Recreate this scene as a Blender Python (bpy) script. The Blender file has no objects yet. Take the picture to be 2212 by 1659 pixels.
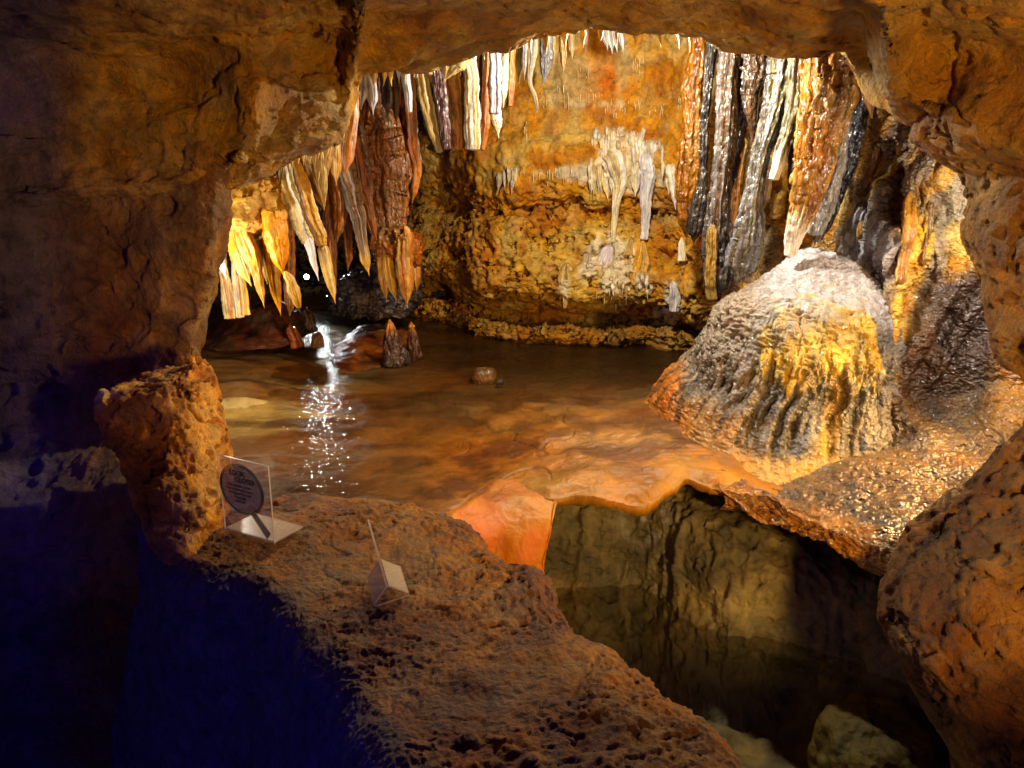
import bpy, bmesh, math, random
import numpy as np
from mathutils import Vector, Matrix
R = math.radians
SC = bpy.context.scene
COL = SC.collection

# ------------------------------------------------------------------ camera
CAM_Z, PITCH, FPX = 0.78, R(15.0), 1700.0          # photo measured on a 2212 x 1659 copy
cd = bpy.data.cameras.new('camera'); cam = bpy.data.objects.new('camera', cd); COL.objects.link(cam)
cam.location = (0, 0, CAM_Z); cam.rotation_euler = (R(90) - PITCH, 0, 0)
cd.sensor_width = 36; cd.lens = 36 * FPX / 2212; cd.clip_start = 0.02; cd.clip_end = 200
SC.camera = cam
# ------------------------------------------------------------------ world: the dim blue of the unlit visitor side
W = bpy.data.worlds.new('World'); SC.world = W; W.use_nodes = True
bg = W.node_tree.nodes['Background']; bg.inputs[0].default_value = (0.06, 0.03, 1.0, 1); bg.inputs[1].default_value = 0.15
SC.view_settings.view_transform = 'Standard'; SC.view_settings.look = 'None'
SC.view_settings.exposure = 0.0; SC.view_settings.gamma = 1.0
SC.render.engine = 'CYCLES'
SC.cycles.use_denoising = True
SC.cycles.max_bounces = 6; SC.cycles.diffuse_bounces = 4; SC.cycles.transparent_max_bounces = 8
SC.cycles.sample_clamp_indirect = 4.0
# ------------------------------------------------------------------ show-cave lamps hidden behind rock, plus added fill lamps
def aim(o, to):
    o.rotation_euler = (Vector(to) - o.location).to_track_quat('-Z', 'Y').to_euler()
def lamp(name, typ, loc, watts, color, size=0.04, to=None, spot=None, blend=0.6):
    l = bpy.data.lights.new(name, typ); o = bpy.data.objects.new(name, l); COL.objects.link(o)
    o.location = loc; l.energy = watts; l.color = color; l.shadow_soft_size = size
    if typ == 'SPOT': l.spot_size = R(spot); l.spot_blend = blend
    if to: aim(o, to)
    return o
WARM = (1.0, 0.72, 0.38); AMBER = (1.0, 0.60, 0.24); COOL = (0.92, 0.96, 1.0); NEUT = (1.0, 0.9, 0.72)
lamp('cave_light_pool', 'POINT', (-0.925, 2.37, 0.46), 10, (1, .90, .72), 0.03)
lamp('cave_light_wall', 'POINT', (0.34, 2.40, 1.17), 64, (1, .90, .72), 0.03)
lamp('cave_light_mound', 'SPOT', (0.36, 2.38, 1.15), 16, COOL, 0.02, (1.12, 2.40, 0.30), 78, 0.7)
lamp('fill_light_cheek', 'POINT', (1.28, 2.02, 0.72), 10, (1, .92, .8), 0.02)  # added lamp, brightens the gap between mound and right wall
lamp('cave_light_back', 'SPOT', (-1.16, 4.62, 0.26), 14, COOL, 0.03, (-0.72, 3.0, 0.0), 48, 0.5)
lamp('cave_light_side', 'SPOT', (1.26, 1.82, 0.42), 56, (1.0, .60, .20), 0.10, (0.75, 1.75, 0.1), 130, 0.8)
lamp('fill_light_front', 'SPOT', (0.85, 0.0, 0.50), 130, (1.0, .58, .17), 0.08, (0.50, 1.75, 0.76), 78, 0.35)  # assumed warm fill from the viewer side, outside the frame
lamp('fill_light_pit', 'POINT', (0.25, 1.16, -0.16), 0.42, (.85, .95, .85), 0.12)  # added lamp that lifts the dark water hole
lamp('fill_light_blue', 'SPOT', (-0.25, 0.05, 0.80), 22, (.09, .06, 1.0), 0.15, (-0.78, 0.62, -0.10), 88, 1.0)  # added blue fill for the dark lower left, outside the frame
lamp('fill_light_violet', 'SPOT', (-1.15, 0.85, 0.70), 20, (.07, .03, 1.0), 0.15, (-1.50, 1.85, 0.35), 96, 1.0)  # added fill that tints the left edge, outside the frame

# ------------------------------------------------------------------ projection helpers
cp, sp = math.cos(PITCH), math.sin(PITCH)
def ray(u, v):
    x = (u - 1106.0) / FPX; y = (829.5 - v) / FPX
    return np.array([x, cp + y * sp, -sp + y * cp])
def V(u, v, Y):
    d = ray(u, v); return np.array([0, 0, CAM_Z]) + d * (Y / d[1])
def G(u, v, z=0.0):
    d = ray(u, v); return np.array([0, 0, CAM_Z]) + d * ((z - CAM_Z) / d[2])
def proj(P):
    x = P[..., 0]; y = P[..., 1]; z = P[..., 2] - CAM_Z
    dep = y * cp - z * sp; up = y * sp + z * cp
    return 1106 + FPX * x / dep, 829.5 - FPX * up / dep
class Z:
    def __init__(s, u0, v0, k): s.u0, s.v0, s.k = u0, v0, k
    def __call__(s, x, y): return s.u0 + s.k * x, s.v0 + s.k * y
Z1 = Z(442.4, 70.8, .3841); Z2 = Z(884.8, 53.1, .42135); Z3 = Z(1415.7, 53.1, .36); Z4 = Z(1371.4, 495.5, .4481); Z5 = Z(398.2, 575.1, .3466); ZI = Z(0, 0, 1)
# ------------------------------------------------------------------ noise
rng = np.random.default_rng(11); random.seed(5)
_pm = rng.permutation(256); _pm = np.concatenate([_pm, _pm, _pm, _pm])
_gr = rng.normal(size=(256, 3)); _gr /= np.linalg.norm(_gr, axis=1)[:, None]; _gr = _gr.astype(np.float32)
def perlin(p):
    sh = p.shape[:-1]; p = np.asarray(p, np.float32).reshape(-1, 3)
    pi = np.floor(p).astype(np.int32); f = p - pi; pi &= 255
    w = f * f * f * (f * (f * 6 - 15) + 10)
    out = np.zeros(len(p), np.float32)
    for dx in (0, 1):
        hx = _pm[(pi[:, 0] + dx) & 255]; wx = w[:, 0] if dx else 1 - w[:, 0]
        for dy in (0, 1):
            hy = _pm[hx + ((pi[:, 1] + dy) & 255)]; wy = w[:, 1] if dy else 1 - w[:, 1]
            for dz in (0, 1):
                g = _gr[_pm[hy + ((pi[:, 2] + dz) & 255)]]
                d = g[:, 0] * (f[:, 0] - dx) + g[:, 1] * (f[:, 1] - dy) + g[:, 2] * (f[:, 2] - dz)
                out += wx * wy * (w[:, 2] if dz else 1 - w[:, 2]) * d
    return (out * 1.6).reshape(sh)
def fbm(p, o=4, lac=2.03, g=0.5):
    t = 0; a = 1.0; s = 0
    for i in range(o):
        t = t + a * perlin(p); s += a; p = p * lac + 17.3; a *= g
    return t / s * 1.4
def ss(a, b, x):
    t = np.clip((x - a) / (b - a), 0, 1); return t * t * (3 - 2 * t)
def lerp(a, b, t):
    return a + (b - a) * t
def mixc(a, b, t):
    a = np.asarray(a, float); b = np.asarray(b, float); return a + (b - a) * np.asarray(t)[..., None]
def cr(A, m, dense=None):
    """Catmull-Rom resample along axis 0 to m points."""
    A = np.asarray(A, float); n = len(A)
    t = np.linspace(0, n - 1, m); i = np.clip(t.astype(int), 0, n - 2); f = (t - i).reshape((-1,) + (1,) * (A.ndim - 1))
    E = np.concatenate([[2 * A[0] - A[1]], A, [2 * A[-1] - A[-2]]])
    p0, p1, p2, p3 = E[i], E[i + 1], E[i + 2], E[i + 3]
    return .5 * (2 * p1 + (p2 - p0) * f + (2 * p0 - 5 * p1 + 4 * p2 - p3) * f ** 2 + (3 * p1 - p0 - 3 * p2 + p3) * f ** 3)
def loft(ctrl, nr, nc):
    A = np.asarray(ctrl, float); A = cr(A, nr); return cr(A.swapaxes(0, 1), nc).swapaxes(0, 1)
def normals(P, closed=False, flip=None):
    if closed:
        du = np.roll(P, -1, 1) - np.roll(P, 1, 1)
    else:
        du = np.gradient(P, axis=1)
    dv = np.gradient(P, axis=0)
    N = np.cross(du, dv); N /= np.linalg.norm(N, axis=-1, keepdims=True) + 1e-9
    return N
def rocky(P, layers, seed=0, closed=False, sgn=None, mask=None):
    """layers: (kind, freq, amp, octaves, stretch)"""
    N = normals(P, closed)
    if sgn is None:
        c = np.array([0, 0, CAM_Z]) - P
        sgn = np.sign(np.mean(np.sum(N * c, -1)))
    off = np.array([seed * 3.17, seed * 1.31, seed * 2.23])
    for L in layers:
        kind, fr, amp, oc = L[:4]; st = np.array(L[4]) if len(L) > 4 else np.ones(3)
        q = P * fr * st + off
        n = fbm(q, oc)
        if kind == 'fbm': d = n
        elif kind == 'ridge': d = (1 - np.abs(n) * 1.6) ** 2 - .4
        elif kind == 'billow': d = np.abs(n) * 2 - .5
        elif kind == 'pit': d = -ss(.18, .5, n)
        elif kind == 'crack': d = -(1 - ss(0, .07, np.abs(n)))
        elif kind == 'step': d = np.round(n * 3) / 3 * .7 + n * .3
        if mask is not None and len(L) > 5: d = d * mask[L[5]]
        P = P + N * (sgn * amp * d)[..., None]
        off = off + 5.7; N = normals(P, closed)
    return P
# ------------------------------------------------------------------ mesh building
def obj_from(name, verts, faces, mat, col=None, parent=None, loc=None, smooth=True):
    verts = np.asarray(verts, np.float64)
    if loc is None:
        loc = np.array([verts[:, 0].mean(), verts[:, 1].mean(), verts[:, 2].min()])
    me = bpy.data.meshes.new(name)
    lv = (verts - loc).astype(np.float32)
    if isinstance(faces, np.ndarray):
        nf, k = faces.shape
        me.vertices.add(len(lv)); me.vertices.foreach_set('co', lv.ravel())
        me.loops.add(nf * k); me.loops.foreach_set('vertex_index', faces.astype(np.int32).ravel())
        me.polygons.add(nf); me.polygons.foreach_set('loop_start', np.arange(0, nf * k, k, dtype=np.int32))
        me.update(calc_edges=True)
    else:
        me.from_pydata(lv.tolist(), [], faces); me.update()
    me.polygons.foreach_set('use_smooth', np.full(len(me.polygons), smooth))
    if col is not None:
        at = me.color_attributes.new('Col', 'FLOAT_COLOR', 'POINT')
        c = np.ones((len(lv), 4), np.float32); q = np.clip(np.asarray(col, float).reshape(-1, 3), 1e-3, 1); rr = np.maximum(q[:, 0], 1e-3)
        q[:, 2] *= np.minimum(q[:, 2] / rr, 1) ** .8; q[:, 1] *= np.minimum(q[:, 1] / rr, 1) ** .24; c[:, :3] = q          # iron stain: deeper ochres
        at.data.foreach_set('color', c.ravel())
    me.materials.append(mat)
    o = bpy.data.objects.new(name, me); COL.objects.link(o); o.location = loc
    if parent is not None:
        o.parent = parent; o.location = Vector(loc) - parent.location
    return o
def grid_faces(nr, nc, closed=False):
    i = np.arange(nr - 1)[:, None]; j = np.arange(nc if closed else nc - 1)[None, :]; j2 = (j + 1) % nc
    a = i * nc + j; b = i * nc + j2; c = (i + 1) * nc + j2; d = (i + 1) * nc + j
    return np.stack(np.broadcast_arrays(a, b, c, d), -1).reshape(-1, 4)
def grid_obj(name, P, mat, col, closed=False, parent=None):
    nr, nc = P.shape[:2]
    return obj_from(name, P.reshape(-1, 3), grid_faces(nr, nc, closed), mat, col, parent)
def tag(o, label=None, cat=None, group=None, kind=None):
    if label: o['label'] = label
    if cat: o['category'] = cat
    if group: o['group'] = group
    if kind: o['kind'] = kind
    return o
# ------------------------------------------------------------------ materials
def mineral(name, rough=.65, coat=0.0, crough=.12, bump=.5, bscale=70, spec=.4, lo=.42, hi=1.5, vs=22, speck=.35, stretch=(1, 1, 1), bdet=9, brg=.72, bdist=.006, sss=0.0, rvar=.2):
    m = bpy.data.materials.new(name); m.use_nodes = True; nt = m.node_tree; nd = nt.nodes; ln = nt.links
    b = nd['Principled BSDF']
    def n(t, **k):
        x = nd.new(t)
        for a, v in k.items(): setattr(x, a, v)
        return x
    geo = n('ShaderNodeNewGeometry'); mp = n('ShaderNodeMapping'); ln.new(geo.outputs['Position'], mp.inputs[0]); mp.inputs['Scale'].default_value = stretch
    at = n('ShaderNodeAttribute', attribute_name='Col')
    def noise(scale, det=8, rg=.65, src=mp.outputs[0], dist=0.0):
        x = n('ShaderNodeTexNoise'); x.inputs['Scale'].default_value = scale; x.inputs['Detail'].default_value = det
        x.inputs['Roughness'].default_value = rg; x.inputs['Distortion'].default_value = dist; ln.new(src, x.inputs['Vector']); return x
    def mr(src, a, bb, c, d):
        x = n('ShaderNodeMapRange'); ln.new(src, x.inputs[0]); x.inputs[1].default_value = a; x.inputs[2].default_value = bb; x.inputs[3].default_value = c; x.inputs[4].default_value = d; return x
    n1 = noise(vs, 9, .7, dist=.4); v1 = mr(n1.outputs[0], .3, .7, lo, hi)
    mul = n('ShaderNodeVectorMath', operation='MULTIPLY'); ln.new(at.outputs['Color'], mul.inputs[0]); ln.new(v1.outputs[0], mul.inputs[1])
    n2 = noise(vs * .37, 5, .6); h = n('ShaderNodeHueSaturation'); hm = mr(n2.outputs[0], .3, .7, .485, .512); ln.new(hm.outputs[0], h.inputs['Hue'])
    sm = mr(n2.outputs[0], .3, .7, 1.1, .88); ln.new(sm.outputs[0], h.inputs['Saturation'])
    ln.new(mul.outputs[0], h.inputs['Color'])
    last = h.outputs[0]
    if speck > 0:
        n3 = noise(vs * 2.2, 6, .75, dist=.8); s3 = mr(n3.outputs[0], .56, .68, 0, speck)
        mx = n('ShaderNodeMix', data_type='RGBA'); ln.new(s3.outputs[0], mx.inputs[0]); ln.new(last, mx.inputs[6]); mx.inputs[7].default_value = (.025, .013, .007, 1); last = mx.outputs[2]
    ln.new(last, b.inputs['Base Color'])
    n4 = noise(bscale, bdet, brg); n5 = noise(bscale * .28, min(bdet, 6), .6)
    ad = n('ShaderNodeMath', operation='MULTIPLY_ADD'); ln.new(n5.outputs[0], ad.inputs[0]); ad.inputs[1].default_value = 1.6; ln.new(n4.outputs[0], ad.inputs[2])
    bp = n('ShaderNodeBump'); bp.inputs['Strength'].default_value = bump; bp.inputs['Distance'].default_value = bdist; ln.new(ad.outputs[0], bp.inputs['Height'])
    ln.new(bp.outputs[0], b.inputs['Normal']); ln.new(bp.outputs[0], b.inputs['Coat Normal'])
    r = mr(n1.outputs[0], .3, .7, max(rough - rvar, .05), min(rough + rvar, 1)); ln.new(r.outputs[0], b.inputs['Roughness'])
    b.inputs['Specular IOR Level'].default_value = spec
    b.inputs['Coat Weight'].default_value = coat; b.inputs['Coat Roughness'].default_value = crough; b.inputs['Coat IOR'].default_value = 1.4
    if sss:
        b.inputs['Subsurface Weight'].default_value = sss; b.inputs['Subsurface Radius'].default_value = (.04, .012, .003); b.inputs['Subsurface Scale'].default_value = 1.0
    return m
def simple(name, col, rough=.5, metal=0, emit=None, es=0):
    m = bpy.data.materials.new(name); m.use_nodes = True; nt = m.node_tree; b = nt.nodes['Principled BSDF']
    b.inputs['Base Color'].default_value = (*col, 1); b.inputs['Roughness'].default_value = rough; b.inputs['Metallic'].default_value = metal
    tc = nt.nodes.new('ShaderNodeTexCoord'); nz = nt.nodes.new('ShaderNodeTexNoise'); nz.inputs['Scale'].default_value = 90; nt.links.new(tc.outputs['Object'], nz.inputs[0])
    bp = nt.nodes.new('ShaderNodeBump'); bp.inputs['Strength'].default_value = .05; bp.inputs['Distance'].default_value = .001; nt.links.new(nz.outputs[0], bp.inputs['Height']); nt.links.new(bp.outputs[0], b.inputs['Normal'])
    if emit: b.inputs['Emission Color'].default_value = (*emit, 1); b.inputs['Emission Strength'].default_value = es
    return m
M_ROCK = mineral('porous_limestone', rough=.75, bump=1, bscale=75, bdist=.016, speck=.5, vs=16)
M_LEDGE = mineral('rough_ledge_rock', rough=.7, bump=.9, bscale=60, bdist=.014, speck=.55, vs=26, stretch=(1, 1, 1))
M_CEIL = mineral('ceiling_rock', rough=.7, bump=1, bscale=70, bdist=.019, speck=.65, vs=17)
M_WALL = mineral('calcite_wall', rough=.65, bump=.7, bscale=80, bdist=.011, speck=.62, vs=24)
M_STAL = mineral('dripstone', rough=.45, coat=.35, crough=.22, bump=.5, bscale=90, bdist=.005, speck=.25, vs=26, stretch=(1, 1, .35))
M_WET = mineral('wet_dripstone', rough=.38, coat=.9, crough=.07, bump=1, bscale=62, bdet=3, brg=.5, bdist=.013, speck=.25, vs=24, stretch=(1, 1, .5))
M_MOUND = mineral('wet_flowstone', rough=.45, coat=.7, crough=.08, bump=1, bscale=80, bdet=3.5, brg=.5, bdist=.010, speck=.12, vs=26, lo=.7, hi=1.25)
M_SLOPE = mineral('wet_microgours', rough=.35, coat=1.0, crough=.05, bump=1.0, bscale=60, bdet=2.5, brg=.5, bdist=.016, speck=.3, vs=22, stretch=(1, 1, 1.6))
M_FLOOR = mineral('wet_floor', rough=.55, coat=.12, crough=.2, bump=.45, bscale=60, bdist=.005, speck=.25, vs=7, lo=.6, hi=1.3)
M_DRAPE = mineral('smooth_orange_flowstone', rough=.5, coat=.12, crough=.25, bump=.5, bscale=70, bdist=.005, speck=.1, vs=9, lo=.75, hi=1.2, sss=.25)
M_PIT = mineral('pit_rock', rough=.6, bump=.7, bscale=50, bdist=.008, speck=.4, vs=14)

def water(name, tint, rough, bscale, bstr, bdist, strength=1.0):
    m = bpy.data.materials.new(name); m.use_nodes = True; nt = m.node_tree; nd = nt.nodes; ln = nt.links
    for x in list(nd): nd.remove(x)
    o = nd.new('ShaderNodeOutputMaterial'); mx = nd.new('ShaderNodeMixShader'); t = nd.new('ShaderNodeBsdfTransparent'); g = nd.new('ShaderNodeBsdfGlossy'); f = nd.new('ShaderNodeFresnel')
    t.inputs[0].default_value = (*tint, 1); g.inputs['Roughness'].default_value = rough; f.inputs[0].default_value = 1.33
    geo = nd.new('ShaderNodeNewGeometry'); nz = nd.new('ShaderNodeTexNoise'); nz.inputs['Scale'].default_value = bscale; nz.inputs['Detail'].default_value = 1.5; ln.new(geo.outputs['Position'], nz.inputs[0])
    bp = nd.new('ShaderNodeBump'); bp.inputs['Strength'].default_value = bstr; bp.inputs['Distance'].default_value = bdist; ln.new(nz.outputs[0], bp.inputs['Height'])
    ln.new(bp.outputs[0], g.inputs['Normal']); ln.new(bp.outputs[0], f.inputs['Normal'])
    ml = nd.new('ShaderNodeMath'); ml.operation = 'MULTIPLY'; ml.inputs[1].default_value = strength; ln.new(f.outputs[0], ml.inputs[0])
    ln.new(ml.outputs[0], mx.inputs[0]); ln.new(t.outputs[0], mx.inputs[1]); ln.new(g.outputs[0], mx.inputs[2]); ln.new(mx.outputs[0], o.inputs[0]); return m
M_POOL = water('pool_water', (.88, .82, .72), .06, 46, .6, .009, .45)
M_PITW = water('pit_water', (.98, .98, .93), .04, 8, .10, .004, .5)

# palette (linear albedo)
OR = (.46, .19, .035); DOR = (.30, .105, .02); GOLD = (.62, .36, .07); CREAM = (.72, .58, .36); WHITE = (.82, .78, .74); GREY = (.26, .245, .25)
BLUEG = (.34, .36, .43); MAR = (.085, .03, .03); BLACK = (.03, .026, .03); BRN = (.17, .08, .03); DBRN = (.085, .042, .02); OLIVE = (.30, .25, .13); RED = (.34, .075, .02); TAN = (.46, .32, .15); SILV = (.55, .55, .58); ROCK = (.36, .20, .07); LIL = (.62, .56, .66)

# ================================================================== floor of the grotto and the pool
RIM = np.array([(150, 1180), (300, 1170), (480, 1150), (640, 1112), (800, 1112), (930, 1114), (985, 1100), (1030, 1062), (1080, 1044), (1140, 1058), (1190, 1074), (1240, 1067), (1300, 1076), (1380, 1082), (1415, 1072), (1450, 1050),
                (1480, 1035), (1530, 1050), (1600, 1085), (1700, 1125), (1800, 1152), (1900, 1182), (1960, 1212), (2060, 1290), (2160, 1400), (2260, 1500)], float)
_ru = np.arange(100, 2300, 2.0); _rv = np.interp(_ru, RIM[:, 0], RIM[:, 1]); _k = np.exp(-np.linspace(-2, 2, 25) ** 2); _rv = np.convolve(np.pad(_rv, 12, 'edge'), _k / _k.sum(), 'valid')
def rim_v(u): return np.interp(u, _ru, _rv)
def rim_pt(u, z=0.0): return G(u, rim_v(u), z)
def build_floor():
    us = np.concatenate([np.linspace(150, 940, 200), np.linspace(943, 1560, 330), np.linspace(1564, 2260, 170)])
    E = np.array([rim_pt(u) for u in us]); E[:, :2] += (E[:, :2] / np.linalg.norm(E[:, :2], axis=1)[:, None]) * (.12 * ss(1530, 1620, us))[:, None]
    ts = np.concatenate([np.linspace(0, .12, 120)[:-1], np.linspace(.12, 1, 260)])
    dirs = np.array([ray(u, 620) for u in us]); far = dirs / dirs[:, 1:2] * 5.7; far[:, 2] = 0
    P = E[None] + (far - E)[None] * ts[:, None, None]
    q = P * 1.0
    u, v = proj(P)
    h = .014 * fbm(q * 3.2, 4) + .008 * fbm(q * np.array([9, 14, 9]) + 4, 4)
    near = 0 * np.exp(-((P[..., 1] - E[None, :, 1]) / .22) ** 2)
    right = ss(1000, 1300, u)
    h = h - .016 + .030 * right * ss(760, 960, v)
    h += .05 * np.exp(-((u - 1500) / 130) ** 2 - ((v - 900) / 70) ** 2)                      # apron of the flowstone mound
    h += .035 * ss(700, 520, u) * ss(.9, .2, np.abs(P[..., 1] - 3.2)) + .02 * fbm(q * np.array([2.5, 9, 1]) + 9, 3) * ss(760, 560, u)
    h -= .03 * ss(1560, 1680, u)
    # terrace steps and cracks near the lip
    tz = right * ss(880, 960, v)
    st = fbm(q * np.array([5, 9, 5]) + 2, 3); h += tz * .010 * (np.round(st * 4) / 4)
    zone = ss(930, 1010, u) * ss(1330, 1200, u) * ss(800, 850, v) * ss(1060, 1010, v)
    ck = np.abs(fbm(q * np.array([3.2, 2.2, 3]) + 31, 3)); h -= zone * .004 * (1 - ss(0, .035, ck))
    # lip rounds over and tucks under
    h -= .018 * (1 - ss(0, .045, P[..., 1] - E[None, :, 1]))
    P[..., 2] = h
    under = []
    for k, (dy, dz) in enumerate([(.35, -.10), (.16, -.055), (.05, -.032), (.008, -.024)]):
        Q = P[0].copy(); nz = fbm(Q * 14 + k, 3); s = E / np.linalg.norm(E[:, :2], axis=1)[:, None]
        Q[:, :2] += s[:, :2] * dy; Q[:, 2] += dz + .012 * nz; under.append(Q)
    P = np.concatenate([np.array(under), P])
    u, v = proj(P)
    n1 = fbm(P * np.array([2.2, 5, 2]) + 3, 4); n2 = fbm(P * 7 + 8, 4); n3 = fbm(P * np.array([1.4, 6, 1]) + 40, 3)
    c = mixc((.17, .085, .035), (.085, .043, .02), ss(-.2, .3, n1))
    wr = ss(900, 1100, u) * ss(830, 930, v) + ss(620, 900, u) * ss(880, 980, v) * .75
    c = lerp(c, mixc((.34, .165, .048), (.15, .066, .024), ss(-.25, .25, n2)), np.clip(wr, 0, 1)[..., None])
    pale = ss(-.05, .25, n3) * ss(880, 640, u) * ss(740, 800, v) * ss(1000, 900, v)
    c = lerp(c, np.array((.50, .37, .2)), np.clip(pale, 0, 1)[..., None] * .8)  # bright patch of the pool lamp painted into the left floor
    dk = ss(900, 1100, u) * ss(890, 800, v); c = lerp(c, np.array((.03, .018, .010)), (dk * .9)[..., None])
    grn = ss(.0, .3, fbm(P * 4 + 60, 3)) * ss(620, 760, u) * ss(1010, 960, u) * ss(1000, 1060, v); c = lerp(c, np.array((.09, .07, .035)), (grn * .8)[..., None])
    rim = np.zeros(P.shape[:2]); rim[:60] = np.linspace(1, 0, 60)[:, None]; rim *= ss(1000, 1150, u)
    c = lerp(c, np.array((.56, .31, .06)), (rim * .75)[..., None])
    ckm = np.concatenate([np.zeros((4, P.shape[1])), zone * (1 - ss(.0, .035, ck))]); c = lerp(c, np.array((.06, .025, .01)), (ckm * .5)[..., None])
    o = grid_obj('cave_floor', P, M_FLOOR, c); tag(o, 'wet brown and orange flowstone floor of the grotto', 'floor', kind='structure')
build_floor()
def build_pool():
    pts = [(440, 700), (640, 660), (780, 650), (900, 672), (1060, 716), (1250, 726), (1560, 760), (1560, 830), (1440, 850), (1300, 890), (1150, 900), (1000, 990), (880, 1040), (700, 1060), (560, 1040), (440, 1000)]
    far = [(420, 690), (560, 640), (760, 610), (900, 610)]
    us = np.linspace(300, 1600, 60); P = []
    for t in np.linspace(0, 1, 40):
        row = []
        for u in us:
            vn = np.interp(u, [300, 1000, 1200, 1600], [1090, 1080, 950, 900]); a = G(u, vn, 0.0); d = ray(u, 640); b = d / d[1] * 5.6
            p = a + (b - a) * t; p[2] = 0.002; row.append(p)
        P.append(row)
    o = grid_obj('pool_water', np.array(P), M_POOL, np.ones((40 * 60, 3))); tag(o, 'shallow clear pool lying on the grotto floor', 'water', kind='structure')
build_pool()

# ================================================================== back wall
WALL = {}
def build_back_wall():
    us = [560, 720, 820, 900, 960, 1050, 1200, 1400, 1530, 1650, 1780]
    wl = [655, 662, 668, 680, 692, 724, 737, 747, 768, 790, 815]
    rows = []
    spec = [('w', 20, .12), ('w', 0, .0), ('w', -26, -.02), ('w', -34, .08), ('w', -48, .26), ('w', -62, .22), ('w', -84, -.02), ('w', -120, -.10), ('v', 560, -.05), ('v', 500, .02), ('v', 460, .12), ('v', 415, .04), ('v', 330, .0), ('v', 250, .06), ('v', 130, .02), ('v', 40, -.05), ('v', -60, -.5), ('v', -140, -1.2)]
    base = [G(u, w, 0)[1] for u, w in zip(us, wl)]
    for k, x, dy in spec:
        row = []
        for u, w, b in zip(us, wl, base):
            b2 = min(b, 4.35) + .95 * float(ss(880, 760, u))
            v = w + x if k == 'w' else lerp(x, x, 0)
            if k == 'v': v = lerp(v, v + (w - 740) * .5, ss(100, 560, x))
            row.append(V(u, v, b2 + dy))
        rows.append(row)
    P = loft(rows, 470, 470)
    # ledges at the foot get thin layers, the middle gets pockets
    u, v = proj(P)
    low = ss(560, 690, v); mid = ss(400, 470, v) * ss(600, 540, v); up = ss(460, 380, v)
    mk = {'low': low, 'mid': mid, 'up': up, 'all': np.ones_like(v), 'mm': ss(360, 440, v)}
    P = rocky(P, [('fbm', 2.2, .07, 4), ('step', 5, .030, 3, (.5, .5, 3.2), 'low'), ('pit', 7.5, .055, 2, (1, 1, 1.35), 'mid'), ('fbm', 9, .022, 4, (1, 1, 1.2), 'all'), ('pit', 15, .045, 3, (1, 1, 1.2), 'mm'), ('ridge', 22, .008, 3, (1, 1, 1.8), 'mm'),
                  ('ridge', 13, .012, 3, (1, 1, .45), 'up'), ('pit', 30, .022, 3, (1, 1, .9), 'mm'), ('fbm', 32, .008, 4, (1, 1, .8), 'all')], seed=3, mask=mk)
    u, v = proj(P)
    n1 = fbm(P * 2.6 + 7, 4); n2 = fbm(P * 8 + 1, 4); n3 = fbm(P * np.array([16, 16, 3]) + 5, 3)
    c = mixc((.60, .32, .055), (.62, .42, .14), ss(-.2, .35, n1))
    c = lerp(c, np.array((.46, .20, .025)), (ss(.0, .35, n2) * .7)[..., None])
    c = lerp(c, np.array((.60, .20, .02)), (np.exp(-((u - 1300) / 75) ** 2 - ((v - 165) / 50) ** 2) * .9)[..., None])
    grey = ss(-.05, .3, n1 + .4 * n3) * ss(330, 220, v); c = lerp(c, np.array((.50, .40, .27)), (grey * .75)[..., None])
    w = np.zeros_like(u)
    for (a, b, ra, rb, k) in [(1335, 330, 60, 50, 1), (1330, 385, 70, 28, 1.1), (1395, 395, 40, 40, .9), (1240, 375, 55, 20, .7), (1315, 560, 45, 80, .9), (1375, 580, 40, 60, .6), (1455, 650, 22, 50, .9), (1225, 610, 25, 50, .6), (1265, 560, 25, 35, .5), (1300, 225, 90, 16, .5), (1180, 215, 60, 14, .5), (1150, 375, 60, 14, .5), (1430, 690, 30, 25, .8)]:
        w += k * np.exp(-((u - a) / ra) ** 2 - ((v - b) / rb) ** 2)
    w = ss(.35, .8, w * (1 + 1.0 * n3) + .15 * n2)
    c = lerp(c, np.array((.78, .72, .62)), (w * .85)[..., None])
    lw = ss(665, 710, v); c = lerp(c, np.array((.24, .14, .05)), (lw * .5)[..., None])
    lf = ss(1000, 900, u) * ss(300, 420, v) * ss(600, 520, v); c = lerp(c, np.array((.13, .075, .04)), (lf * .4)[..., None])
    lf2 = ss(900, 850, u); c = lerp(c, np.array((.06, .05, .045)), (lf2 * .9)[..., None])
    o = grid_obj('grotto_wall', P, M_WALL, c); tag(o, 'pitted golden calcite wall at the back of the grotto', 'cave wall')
    WALL['P'] = P.reshape(-1, 3); uu, vv = proj(WALL['P']); WALL['u'], WALL['v'] = uu, vv
build_back_wall()
def on_wall(u, v):
    i = np.argmin((WALL['u'] - u) ** 2 + (WALL['v'] - v) ** 2 + 1e4 * (WALL['P'][:, 1] > 4.6)); return WALL['P'][i]
def build_back_recess():
    rows = [[V(u, v, Y + dy) for u, Y in ((-250, 3.3), (100, 4.0), (380, 4.6), (500, 5.2), (640, 5.5), (760, 5.3), (860, 4.9), (980, 4.6))] for v, dy in ((200, -.9), (330, -.3), (480, 0), (560, .1), (620, .1), (660, .0), (700, -.2))]
    P = rocky(loft(rows, 130, 160), [('fbm', 3, .18, 4), ('ridge', 9, .05, 3), ('fbm', 20, .02, 3)], seed=8)
    n = fbm(P * 6, 3); c = mixc((.05, .045, .042), (.12, .10, .085), ss(-.3, .3, n))
    tag(grid_obj('recess_wall', P, M_WET, c), 'dark wet rock at the far end of the low passage', 'cave wall')
build_back_recess()

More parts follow.
